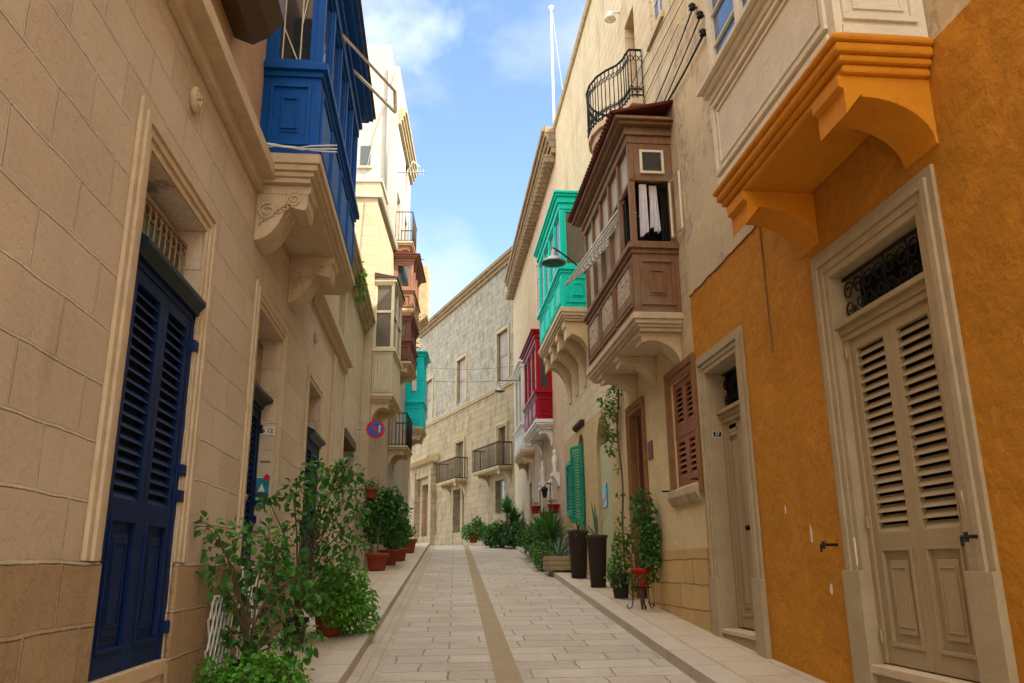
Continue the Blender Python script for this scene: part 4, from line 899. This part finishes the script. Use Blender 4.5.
def plant(name, label, cat, base, centres, n_per, lsize, leaf_mat, pot=None, potmat=None, group=None, seed=1, droop=.5, r0=.018, world=True, shell=.35, trunk=None):
    rng = random.Random(seed); e = empty(name, base); tag(e, label, cat, group)
    B = Vector(base); C = [(c[0] - B.x, c[1] - B.y, c[2] - B.z, c[3]) for c in centres] if world else centres
    top = 0
    if pot:
        h, r = pot; top = h * .86; link('pot', pot_mb(h, r), potmat or M_terra, e, None, None, True)
        s = MB(); s.lathe([(0, top + .004), (r * .88, top + .004), (r * .8, top + .012), (0, top + .02)], n=16); link('soil', s, M_soil, e)
    t = MB()
    st = Vector((0, 0, top))
    if trunk: t.tube([st, st + Vector((.01, 0, trunk * .5)), st + Vector((0, .01, trunk))], r0 * 1.3, 7); st2 = st + Vector((0, .01, trunk))
    else: st2 = st
    branches(t, st2, C, rng, r0); link('stem', t, M_bark, e, None, None, True)
    l = MB(); leaves_mb(l, C, n_per, lsize, rng, droop, shell=shell); link('foliage', l, leaf_mat, e)
    return e
def spiky(name, label, cat, base, n, L, W, mat, pot=None, potmat=None, seed=1, up=.9, z0=0, curve=.5, heads=((0, 0, 0),), group=None, box=None):
    rng = random.Random(seed); e = empty(name, base); tag(e, label, cat, group); top = 0
    if pot: h, r = pot; top = h * .86; link('pot', pot_mb(h, r), potmat or M_terra, e, None, None, True)
    mb = MB()
    for hx, hy, hz in heads:
        for i in range(n):
            a = rng.uniform(0, 2 * math.pi); el = rng.uniform(.15, 1.) ** (1 / up) * math.pi / 2; l = L * rng.uniform(.6, 1.1)
            d = Vector((math.cos(a) * math.cos(el), math.sin(a) * math.cos(el), math.sin(el))); sd = Vector((-math.sin(a), math.cos(a), 0)) * W
            pts = []; q = Vector((hx, hy, hz + top)); seg = 6
            for k in range(seg + 1):
                t = k / seg; wv = sd * max(.08, (1 - t) ** .6 * (.6 + t)); pts.append((q - wv, q + wv)); d = (d + Vector((0, 0, -curve * .22))).normalized(); q = q + d * l / seg
            vs = [p for ab in pts for p in ab]; mb.add(vs, [(2 * k, 2 * k + 1, 2 * k + 3, 2 * k + 2) for k in range(seg)])
        if hz > .1:
            s = MB(); s.tube([(hx * .3, hy * .3, top - .02), (hx, hy, hz + top)], .04, 7, .03); link('trunk', s, M_bark, e, None, None, True)
    link('foliage', mb, mat, e); return e
PL = .12
def gp(x, y): return (x, y, gz(y) + PL)
plant('ficus_plant', 'loose leggy ficus in front of the white trellis, left of the other big pot plants', 'plant', gp(-1.66, 8.0), P1c, 38, .085, L_ficus, (.22, .15), M_blackpot, seed=11, group=None)
plant('ficus_plant', 'tall ficus climbing in front of the navy shutters, highest of the left foreground plants', 'plant', gp(-1.62, 10.3), P2c, 46, .085, L_ficus, (.30, .15), M_blackpot, seed=12, r0=.02)
plant('round_bush', 'dense round bush in a terracotta pot on the left kerb', 'plant', gp(-1.30, 10.95), P3c + [(-1.2, 10.6, -.5, .2), (-1.0, 10.65, -.45, .2), (-1.25, 10.75, -.2, .22)], 170, .055, L_bright, (.36, .20), seed=13, r0=.012)
plant('leafy_shrub', 'low bright green shrub at the bottom left edge of the photo', 'plant', gp(-1.68, 7.75), P4c + [(-1.45, 7.5, -.86, .2), (-1.75, 7.4, -.85, .18), (-1.2, 7.5, -.9, .18), (-1.5, 7.2, -1.0, .25)], 150, .055, L_bright, (.12, .16), seed=14, r0=.01)
plant('potted_tree', 'dense small tree in a terracotta pot, foremost of the far left pots', 'plant', gp(-1.40, 21.2), [(-1.35, 21.6, 1.6, .42), (-1.0, 21.9, 1.35, .38), (-1.6, 21.4, 1.25, .3), (-.88, 22.0, .85, .3), (-1.45, 21.6, .95, .36), (-1.1, 21.7, 1.75, .3), (-1.3, 21.6, 1.25, .4)], 75, .10, L_dark, (.42, .28), seed=15, trunk=.45, group='pots lining the far left pavement')
plant('potted_plant', 'bushy plant in the second terracotta pot of the far left row', 'plant', gp(-1.2, 23.0), [(-1.1, 23.2, .72, .3), (-.95, 23.1, .95, .28), (-1.35, 23.0, .95, .3)], 60, .10, L_mid, (.40, .25), seed=16, group='pots lining the far left pavement')
plant('potted_plant', 'bushy plant in the third terracotta pot of the far left row', 'plant', gp(-1.0, 24.6), [(-.9, 24.8, .95, .3), (-1.1, 24.7, 1.2, .3)], 60, .10, L_mid, (.36, .24), seed=17, group='pots lining the far left pavement')
plant('potted_plant', 'small yellow-green plant in the farthest terracotta pot of the left row', 'plant', gp(-.85, 28.6), [(-.8, 28.8, 1.2, .22), (-.95, 28.8, 1.35, .2)], 45, .10, L_mid, (.46, .27), seed=18, group='pots lining the far left pavement')
e = plant('hanging_pot', 'terracotta pot fixed high on the left wall with trailing green plant', 'plant', (-1.62, 21.4, 1.72), [(-1.6, 21.4, 2.1, .16), (-1.45, 21.4, 1.95, .16), (-1.75, 21.4, 2.1, .12)], 60, .07, L_mid, (.26, .17), seed=19)
mb = MB(); mb.tube([(-.2, 0, .02), (0, 0, .02), (.12, 0, .0)], .012); link('bracket', mb, M_iron, e)
e = plant('ledge_fern', 'tuft of bright weeds growing on the sunlit ledge of the left building', 'plant', (-1.9, 17.6, 6.6), [(-1.80, 17.6, 6.5, .16), (-1.76, 17.8, 6.25, .13), (-1.84, 17.4, 6.62, .13), (-1.74, 17.9, 6.0, .1)], 60, .09, L_bright, None, seed=20)
# climber on the stand by the brown door
e = plant('climbing_plant', 'tall variegated climber in a red pot on a curled iron stand', 'plant', (3.27, 13.0, gz(13) + PL), [(3.33, 12.98, 1.05, .17), (3.36, 13.0, .85, .21), (3.38, 12.95, .6, .22), (3.4, 12.95, .35, .21), (3.4, 12.9, .1, .19), (3.36, 12.95, -.12, .16), (3.22, 13.0, -.2, .18), (3.45, 12.9, .5, .16), (3.44, 12.85, .2, .15)], 95, .07, L_dark, None, seed=21)
mb = MB(); pm = pot_mb(.30, .155); mb.add([(v[0], v[1], v[2] + .32) for v in pm.v], pm.f); link('pot', mb, M_redpot, e, None, None, True)
mb = MB(); mb.tube([(.15 * math.cos(a), .15 * math.sin(a), .33) for a in [2 * math.pi * k / 16 for k in range(17)]], .009)
for k in range(3):
    a = math.pi * 2 * k / 3 + 2.6; c, s_ = math.cos(a), math.sin(a)
    mb.tube([(.14 * c, .14 * s_, .34), (.15 * c, .15 * s_, .12), (.17 * c, .17 * s_, .03), (.22 * c, .22 * s_, .01), (.25 * c, .25 * s_, .04), (.23 * c, .23 * s_, .07)], .009)
link('stand', mb, M_iron, e, None, None, True)
# vine up the wall
e = empty('wall_vine', gp(3.45, 15.1)); tag(e, 'thin vine trained up the wall between the arched door and the brown door', 'plant'); e_z = gz(15.1) + PL
rng = random.Random(31); vp = [Vector((.06 + .02 * math.sin(k), .08 * math.sin(k * .8), k * .28)) for k in range(16)]
mb = MB(); mb.tube(vp, .022, 6, .012)
vc = [(.0, .25, 3.6, .26), (-.02, .45, 3.35, .2), (-.02, .35, 3.0, .18), (.0, .6, 2.75, .15), (.04, .0, 3.9, .2), (.03, .05, 2.3, .08), (.03, .0, 1.8, .09), (.02, 0, 1.35, .1)]
branches(mb, vp[11], vc[:4], rng, .01); link('stem', mb, M_bark, e, None, None, True)
mb = MB(); leaves_mb(mb, vc, 42, .075, rng); link('foliage', mb, L_mid, e)
plant('leafy_plant', 'bushy variegated plant in a dark wire stand beside the vine', 'plant', gp(3.30, 14.6), [(3.3, 14.6, -.0, .22), (3.35, 14.7, .25, .2), (3.25, 14.55, -.22, .2), (3.4, 14.7, .5, .16), (3.2, 14.5, -.1, .15)], 70, .075, L_mid, (.42, .17), M_blackpot, seed=22)
# tall dark planters
def tallpot(mb, h, r): mb.lathe([(r * .72, 0), (r * .95, h * .93), (r * 1.04, h * .94), (r * 1.06, h), (r * .9, h), (r * .88, h * .93), (0, h * .93)], n=24); return mb
for k, (x, y, h, r, lab, sd) in enumerate(((3.28, 16.5, 1.0, .21, 'nearer tall tapered black planter with sharp agave leaves', 5), (3.25, 18.5, 1.04, .235, 'farther and wider tall black planter with a low rosette plant', 6))):
    e = spiky('tall_planter', lab, 'planter', gp(x, y), 26 if k else 9, .38 if k else .75, .022 if k else .03, L_agave if k == 0 else L_dark, seed=sd, up=.9 if k else 2.2, curve=.7 if k else .25, heads=((0, 0, h * .93),), group='tall black planters on the right pavement')
    for c in list(e.children):
        if c.name.startswith('trunk'): bpy.data.objects.remove(c)
    link('pot', tallpot(MB(), h, r), M_blackpot, e, None, None, True)
# timber planter with agave
e = spiky('agave', 'grey-green agave in a low timber box beside the tall black planters', 'plant', gp(3.12, 20.6), 34, .78, .03, L_agave, seed=8, up=1.2, curve=.35, heads=((0, 0, .3),))
for c in list(e.children):
    if c.name.startswith('trunk'): bpy.data.objects.remove(c)
mb = MB(); mb.box(-.32, .3, -.55, .55, 0, .34); 
for k in range(3): mb.box(-.335, -.32, -.55, .55, .02 + k * .11, .11 + k * .11); mb.box(-.32, .3, -.565, -.55, .02 + k * .11, .11 + k * .11)
link('planter_box', mb, M_boxwood, e, None, .01)
spiky('cordyline', 'dark spiky palm-like plant behind the agave', 'plant', gp(3.25, 22.3), 110, .85, .026, L_dark, (.4, .26), M_blackpot, seed=9, up=1.3, curve=.45, heads=((-.05, 0, .35), (.05, .9, .45), (-.05, 2.0, .5)))
plant('fern_bush', 'feathery fern spilling over the right kerb', 'plant', gp(3.05, 21.9), [(2.98, 21.9, .2, .36), (3.1, 22.3, .45, .36), (3.0, 22.9, .35, .34), (3.2, 23.5, .6, .4)], 130, .07, L_mid, (.3, .2), seed=23)
plant('garden_shrub', 'mid green shrub in a grey pot outside the pink house', 'plant', gp(3.15, 25.5), [(3.1, 25.4, .7, .38), (3.2, 26.2, .95, .4), (3.1, 26.9, .9, .4)], 90, .09, L_dark, (.4, .28), M_grey, seed=24)
spiky('yucca', 'tall spiky yucca at the crest on the right of the street', 'plant', gp(2.95, 33.2), 130, .8, .035, L_dark, (.45, .3), M_blackpot, seed=10, up=1.1, curve=.5, heads=((0, 0, .85), (.3, .2, .4)))
plant('garden_shrub', 'dark round shrub left of the yucca at the crest', 'plant', gp(2.55, 34.0), [(2.35, 34, 1.25, .42), (2.7, 34, 1.4, .45), (3.2, 33.6, 1.35, .5), (3.5, 32.5, 1.3, .5), (2.6, 33.7, 1.1, .4), (3.1, 33.0, 1.15, .4)], 80, .11, L_dark, (.35, .3), M_blackpot, seed=25)
plant('garden_shrub', 'shrub in a small red pot standing alone against the palace wall', 'plant', gp(1.75, 36.2), [(1.55, 36.2, 1.45, .36), (1.95, 36.2, 1.55, .4), (2.3, 36.2, 1.45, .32), (1.9, 36.2, 1.9, .22)], 70, .11, L_mid, (.3, .2), seed=26)
# hanging red pots on the pink house
for k, (s_, z) in enumerate(((23.4, 1.45), (25.3, 1.35), (27.6, 1.7))):
    e = plant('hanging_pot', ['red wall pot nearest the green shutters', 'middle one of the three red wall pots', 'farthest and smallest-looking red wall pot'][k], 'plant', (3.42, s_, z), [(3.4, s_, z + .32, .13)], 40, .08, L_mid, (.26, .17), M_redpot, seed=40 + k, group='red pots on the pink wall')
    mb = MB(); mb.tube([(.18, 0, .05), (0, 0, .0)], .012); link('bracket', mb, M_iron, e)
# wall lantern
e = empty('wall_lantern', (3.6, 24.7, 2.1)); tag(e, 'black wall lantern on the pink house by the white shelves', 'lantern')
mb = MB(); mb.tube([(0, 0, .3), (-.2, 0, .34), (-.25, 0, .25)], .015); link('bracket', mb, M_iron, e)
mb = MB(); mb.lathe([(.05, -.05), (.11, .2), (.13, .21), (.02, .3), (0, .3)], (-.25, 0, -.05), 6); link('lamp_head', mb, M_iron, e)

# white expanding trellis
e = empty('garden_trellis', (-1.93, 7.7, gz(7.7) + PL)); tag(e, 'white diamond trellis leaning against the left wall behind the ficus', 'trellis')
for (ya, yb, za, zb_) in ((-.1, .75, .1, .8), (1.0, 1.9, .12, 1.05)):
    n = 6; mb = MB()
    for i in range(-n, n + 1):
        for sg in (-1, 1):
            h = zb_ - za; w_ = yb - ya; c0 = ya + w_ * i / n; 
            t0, t1 = 0., 1.; a = c0; b = c0 + sg * h * .55
            pts = []
            for t in (0, 1): pts.append((a + (b - a) * t, za + h * t))
            (y0, z0), (y1, z1) = pts
            def clip(y0, z0, y1, z1):
                for lim, s2 in ((ya, 1), (yb, -1)):
                    if (y0 - lim) * s2 < 0 and (y1 - lim) * s2 < 0: return None
                    if (y0 - lim) * s2 < 0: t = (lim - y0) / (y1 - y0); y0, z0 = lim, z0 + (z1 - z0) * t
                    elif (y1 - lim) * s2 < 0: t = (lim - y0) / (y1 - y0); y1, z1 = lim, z0 + (z1 - z0) * t
                return y0, z0, y1, z1
            r = clip(y0, z0, y1, z1)
            if r and abs(r[3] - r[1]) > .02: mb.tube([(sg * .006, r[0], r[1]), (sg * .006, r[2], r[3])], .009, 4)
    for z in (za, zb_): mb.tube([(0, ya, z), (0, yb, z)], .012, 4)
    link('lattice', mb, M_white_p, e)

# ================================================================== SIGNS, LAMPS, CABLES
e = empty('no_parking_sign', (-1.50, 20.4, 3.36)); tag(e, 'round no parking sign, blue with red rim and slash, on the left wall', 'sign')
def disc(mb, r, y, n=36, t=.006, x0=0, z0=0): mb.add([(x0 + r * math.cos(2 * math.pi * k / n), yy, z0 + r * math.sin(2 * math.pi * k / n)) for yy in (y, y + t) for k in range(n)], [tuple(range(n)), tuple(range(2 * n - 1, n - 1, -1))] + [(k, (k + 1) % n, n + (k + 1) % n, n + k) for k in range(n)])
mb = MB(); disc(mb, .235, 0, t=.02); link('rim', mb, M_signred, e)
mb = MB(); disc(mb, .175, -.008, t=.009); link('face', mb, M_signblue, e)
mb = MB(); c = math.cos(R_(45)) * .175; w_ = .024
mb.add([(-c - w_, yy, c - w_) for yy in (-.014, -.008)] + [(-c + w_, yy, c + w_) for yy in (-.014, -.008)] + [(c + w_, yy, -c + w_) for yy in (-.014, -.008)] + [(c - w_, yy, -c - w_) for yy in (-.014, -.008)], [(0, 2, 4, 6), (1, 7, 5, 3), (0, 1, 3, 2), (2, 3, 5, 4), (4, 5, 7, 6), (6, 7, 1, 0)]); link('slash', mb, M_signred, e)
mb = MB(); mb.box(.085, .115, -.016, -.009, -.08, .06).add([(.065, -.016, .05), (.135, -.016, .05), (.10, -.016, .10), (.065, -.009, .05), (.135, -.009, .05), (.10, -.009, .10)], [(0, 1, 2), (5, 4, 3), (0, 3, 4, 1), (1, 4, 5, 2), (2, 5, 3, 0)]); link('arrow', mb, M_tile, e)
mb = MB(); mb.tube([(0, .03, -.0), (-.5, .03, -.0)], .02).tube([(0, .03, -.3), (0, .03, .15)], .02); link('bracket', mb, M_grey, e)

def text(name, body, size, loc, rot, mat, parent):
    cu = bpy.data.curves.new(name, 'FONT'); cu.body = body; cu.size = size; cu.extrude = .001; cu.align_x = 'CENTER'; cu.align_y = 'CENTER'; cu.offset = size * .02
    o = bpy.data.objects.new(name, cu); COL.objects.link(o); dg = bpy.context.evaluated_depsgraph_get()
    me = bpy.data.meshes.new_from_object(o.evaluated_get(dg)); bpy.data.objects.remove(o)
    o = bpy.data.objects.new(name, me); me.materials.clear(); me.materials.append(mat); COL.objects.link(o); o.parent = parent; o.location = loc; o.rotation_euler = rot; return o
# house number tile on the left reveal of the second navy door (faces the camera)
e = empty('house_number_tile', (-2.11, 10.30, 1.66)); tag(e, 'white tile with a red flower and the house number beside the navy door', 'number plate')
mb = MB(); mb.box(-.10, .10, -.014, 0, -.055, .055); link('tile', mb, M_tile, e, None, .004)
mb = MB(); mb.prism_o([(-.045 + .022 * math.cos(t) * (1.1 + .25 * math.cos(3 * t)), .03 * math.sin(t)) for t in [2 * math.pi * k / 14 for k in range(14)]], -.018, -.014); link('flower', mb, M_signred, e)
mb = MB(); mb.box(-.085, .0, -.0165, -.014, -.047, -.043).box(.02, .075, -.0165, -.014, -.047, -.043); link('border_line', mb, M_ink, e)
text('number', '12', .075, (.045, -.015, .004), (R_(90), 0, 0), M_ink, e)
# sailing boat tile
e = empty('ceramic_picture', (-2.115, 10.30, .94)); tag(e, 'blue ceramic picture of a white sailing boat beside the navy door', 'ceramic tile')
mb = MB(); mb.box(-.085, .085, -.012, 0, -.16, .14); link('tile', mb, M_tblue, e, None, .003)
mb = MB(); mb.box(-.084, .084, -.016, -.012, -.158, -.05); link('sea', mb, M_tdeep, e)
mb = MB(); mb.box(-.08, .08, -.0175, -.016, -.10, -.085).box(-.06, .06, -.0175, -.016, -.05, -.03).box(.02, .08, -.0145, -.012, .05, .075); link('waves', mb, M_tgreen, e)
mb = MB(); mb.prism_o([(-.045, -.03), (.04, -.03), (.02, .02), (.0, .075), (-.02, .03)], -.02, -.0165); link('sail', mb, M_tile, e)
mb = MB(); mb.prism_o([(.02, .11), (.085, .10), (.09, .16), (.05, .19), (.02, .16)], -.02, -.010).box(-.08, -.055, -.018, -.012, -.03, .02); link('red_ornament', mb, M_signred, e)
e = empty('letter_slot', (-2.10, 10.30, 1.28)); tag(e, 'small stone letter slot under the house number tile', 'letter slot'); mb = MB(); mb.box(-.06, .06, -.012, 0, -.012, .012); link('slot', mb, M_browns, e)
# number plate on the right
e = empty('house_number_plate', (3.705, 10.28, 1.655)); tag(e, 'small dark plate reading 27 on the taupe door jamb', 'number plate')
mb = MB(); mb.box(-.055, .055, -.01, 0, -.035, .035); link('plate', mb, M_ink, e); 
mb = MB(); mb.box(-.062, .062, -.012, .0, .035, .042).box(-.062, .062, -.012, 0, -.042, -.035).box(-.062, -.055, -.012, 0, -.035, .035).box(.055, .062, -.012, 0, -.035, .035); link('rim', mb, M_tile, e)
text('number', '27', .06, (0, -.011, 0), (R_(90), 0, 0), M_tile, e)
# brown plaque, coloured picture on the arched doorway
e = empty('wall_plaque', (3.6, 13.2, 1.85)); tag(e, 'small square brown plaque on the cream wall right of the brown door', 'plaque'); mb = MB(); mb.box(-.02, 0, -.13, .13, -.15, .15); link('plate', mb, M_doorb, e, None, .004)
e = empty('ceramic_picture', (3.665, 17.35, 1.45)); tag(e, 'blue and red ceramic picture on the pale green arched door', 'ceramic tile')
mb = MB(); mb.box(-.02, 0, -.24, .24, -.24, .24); link('tile', mb, M_tblue, e); mb = MB(); mb.box(-.024, -.02, -.16, -.08, -.10, .06).box(-.024, -.02, .02, .16, -.2, -.05); link('red_ornament', mb, M_signred, e)
mb = MB(); mb.box(-.024, -.02, -.2, .2, .14, .2); link('green_band', mb, M_tgreen, e)

# street lamp on its arm
def lamp(loc, arm, label, R=.225):
    e = empty('street_lamp', loc); tag(e, label, 'street lamp', 'enamel street lamps')
    mb = MB(); mb.lathe([(R, 0), (R * 1.0, .015), (R * .8, .06), (R * .42, .12), (R * .22, .15), (R * .2, .24), (R * .12, .27), (0, .27)], n=32); link('lamp_shade', mb, M_grey, e, None, None, True)
    mb = MB(); mb.lathe([(R * .93, .002), (R * .7, -.02), (0, -.035)], n=24); link('lens', mb, M_glassg, e, None, None, True)
    mb = MB(); mb.tube(arm, .016, 8); link('arm', mb, M_rust, e, None, None, True); return e
lamp((2.08, 13.5, 5.26), [(0, 0, .26), (0, 0, .30), (.25, .35, .31), (.9, 1.4, .33), (.88 + .02, 1.6, .33)], 'grey enamel street lamp on a long arm above the green balcony side')
e = lamp((2.42, 30.0, 6.42), [(0, 0, .27), (0, 0, .42), (1.18, .3, .5)], 'far grey street lamp hanging against the palace wall', .2)
# small spotlight high on the right wall
e = empty('spotlight', (3.6, 13.75, 10.75)); tag(e, 'small pale spotlight fixed high on the right wall by the balcony door', 'spotlight')
mb = MB(); mb.tube([(0, 0, .1), (-.15, 0, .1)], .02).lathe([(.05, .1), (.09, 0), (.12, -.08), (.0, -.09)], (-.2, 0, 0), 14); link('lamp_head', mb, M_white_p, e, None, None, True)

# clothes airer pushed out of the brown balcony
e = empty('clothes_airer', (2.86, 11.7, 5.5)); tag(e, 'white extending clothes airer sticking out from the brown timber balcony', 'clothes airer')
A = [Vector((3.0, 11.6, 5.68)), Vector((2.36, 14.0, 5.02))]; off = Vector((2.86, 11.7, 5.5)); mb = MB(); dv = A[1] - A[0]
for k, (da, db) in enumerate((((0, 0, 0), (0, 0, 0)), ((.03, 0, -.05), (.10, 0, .08)), ((.06, 0, -.10), (.18, 0, .16)), ((.09, 0, -.16), (.26, .0, .22)), ((.12, 0, -.2), (.34, 0, .28)), ((.15, 0, -.26), (.42, 0, .34)), ((.18, 0, -.32), (.5, 0, .40)))):
    a = A[0] + Vector(da) - off; b = A[1] + Vector(db) - off; mb.tube([a, b], .017, 5)
link('rods', mb, M_white_p, e, None, None, True)
mb = MB(); mb.tube([A[1] - off, A[1] + Vector((.52, 0, .42)) - off], .02, 5)
for i in range(14):
    t = .08 + i * .065; a = A[0].lerp(A[1], t); b = (A[0] + Vector((.18, 0, -.32))).lerp(A[1] + Vector((.5, 0, .40)), min(1, t + .06)); mb.tube([a - off, b - off], .006, 4); a = A[0].lerp(A[1], min(1, t + .06)); b = (A[0] + Vector((.18, 0, -.32))).lerp(A[1] + Vector((.5, 0, .40)), t); mb.tube([a - off, b - off], .006, 4)
link('end_bar', mb, M_white_p, e, None, None, True)
# laundry in the open end of the balcony
def garment(name, label, x0, x1, y, zt, zb_, mat, seed):
    rng = random.Random(seed); mb = MB(); nx, nz = 14, 18; vs = []; fs = []
    for sgn in (0, 1):
        for j in range(nz + 1):
            for i in range(nx + 1):
                u = i / nx; t = j / nz; w_ = (x1 - x0) * (.75 + .25 * t) ; xx = (x0 + x1) / 2 + (u - .5) * w_
                yy = y + .03 * math.sin(u * 17 + t * 2 + seed) * (.3 + t) + sgn * .025; zz = zt + (zb_ - zt) * t - .04 * math.sin(u * 5 + seed) * t; vs.append((xx, yy, zz))
    m = (nx + 1) * (nz + 1)
    for s2 in (0, 1):
        for j in range(nz):
            for i in range(nx): k = s2 * m + j * (nx + 1) + i; fs.append((k, k + 1, k + nx + 2, k + nx + 1))
    mb.add(vs, fs); o = link(name, mb, mat, None, None, None, True); tag(o, label, 'laundry', 'laundry in the timber balcony'); return o
garment('hanging_garment', 'pale shirt hanging left in the open timber balcony', 3.06, 3.20, 11.12, 5.68, 4.84, M_cloth, 1)
garment('hanging_garment', 'pale shirt hanging right in the open timber balcony', 3.22, 3.38, 11.16, 5.68, 4.94, M_cloth, 4)
garment('hanging_garment', 'black cloth hanging beside the pale shirts', 3.42, 3.56, 11.2, 5.68, 4.70, M_dark, 7)

# cables along the right wall, with insulators
for k, (a, b, lab) in enumerate((((9.46, 7.62), (12.6, 7.35), 'uppermost black cable strung from the first insulator over the brown balcony'), ((9.19, 7.28), (12.6, 7.1), 'middle black cable strung above the brown balcony roof'), ((9.13, 6.95), (11.6, 7.1), 'lowest thick cable sagging from the insulator to the brown balcony roof'))):
    e = empty('overhead_cable', (3.55, a[0], a[1])); tag(e, lab, 'cable', 'cables on the right wall')
    mb = MB()
    for q in range(2): mb.tube([(0, (b[0] - a[0]) * t, (b[1] - a[1]) * t - (.05 + .04 * q) * math.sin(math.pi * t) + q * .03) for t in [i / 10 for i in range(11)]], .009 + .006 * (k == 2), 5)
    link('wire', mb, M_iron, e, None, None, True)
    mb = MB(); mb.lathe([(.02, -.05), (.05, -.03), (.03, 0), (.055, .03), (.03, .06), (0, .07)], (-.02, 0, 0), 10).tube([(.05, 0, 0), (-.02, 0, 0)], .015); link('insulator', mb, M_iron, e, None, None, True)
for k, (s0_, z0_, s1_, z1_, lab) in enumerate(((9.9, 8.35, 16.5, 9.2, 'thin wire stretched tight high along the pale right wall'), (9.9, 8.1, 16.0, 8.7, 'second thin wire stretched just below the tight high wire'), (10.2, 7.9, 15.2, 8.0, 'third thin wire running behind the bowed iron balcony'))):
    mb = MB(); mb.tube([(3.57, s0_, z0_), (3.57, (s0_ + s1_) / 2, (z0_ + z1_) / 2 - .04), (3.57, s1_, z1_)], .007, 4); tag(link('wall_wire', mb, M_iron), lab, 'wire', 'cables on the right wall')
e = empty('line_bracket', (3.6, 16.6, 9.0)); tag(e, 'iron clothes line bracket with small pulleys sticking out of the right wall', 'bracket')
mb = MB()
for z in (0, -.12): mb.tube([(0, -.2, z), (-.1, -.25, z), (-.12, 1.9, z)], .012)
for y in (.2, .7, 1.2, 1.6): mb.tube([(-.11, y, -.12), (-.11, y, 0)], .01).lathe([(0, -.12), (.045, -.08), (.045, 0), (0, .03)], (-.13, y, -.28), 8)
link('bars', mb, M_rust, e)
# wires across the street by the far lamp
mb = MB(); mb.tube([(x, 30 + .1 * (3.6 - x), 6.95 - .12 * math.sin(math.pi * (3.6 - x) / 4.7)) for x in [3.6 - 4.7 * i / 12 for i in range(13)]], .006, 4); tag(link('street_wire', mb, M_iron), 'thin wire slung across the street carrying the far lamp', 'wire')
mb = MB(); mb.tube([(x, 33 + .1 * (3.6 - x), 8.2 - .15 * math.sin(math.pi * (3.6 - x) / 4.5)) for x in [3.6 - 4.5 * i / 12 for i in range(13)]], .006, 4); tag(link('street_wire', mb, M_iron), 'thin wire slung across the street farther off and higher', 'wire')

# flagpole and chimney on the right roof
e = empty('flagpole', (3.9, 24.5, 12.6)); tag(e, 'tall thin white flagpole on the right roof', 'flagpole')
mb = MB(); mb.tube([(0, 0, 0), (0, 0, 6.75)], .05, 12, .03); link('pole', mb, M_white_p, e, None, None, True)
mb = MB(); mb.lathe([(0, 6.72), (.09, 6.75), (.1, 6.82), (.0, 6.9)], n=12); link('finial', mb, M_white_p, e, None, None, True)
mb = MB(); mb.tube([(.05, 0, 6.5), (.35, .1, 3.5), (.4, .1, .5)], .005, 4); link('halyard', mb, M_white_p, e)
e = empty('chimney', (4.15, 23.8, 12.9)); tag(e, 'small white block on the right roof beside the flagpole', 'chimney')
mb = MB(); mb.box(-.2, .25, -.25, .25, 0, 2.0); link('stack', mb, M_white_p, e, None, .03); mb = MB(); mb.box(-.14, .19, -.2, .2, 2.0, 2.25); link('cap', mb, M_white_p, e, None, .03)
# drain pipe at the far end of the left row
e = empty('drain_pipe', (-1.02, 32.6, gz(32.6))); tag(e, 'pale vertical drain pipe at the far corner of the left row', 'pipe')
mb = MB(); mb.tube([(0, 0, 0), (0, 0, 4.0)], .06, 8); link('pipe', mb, M_white_p, e)
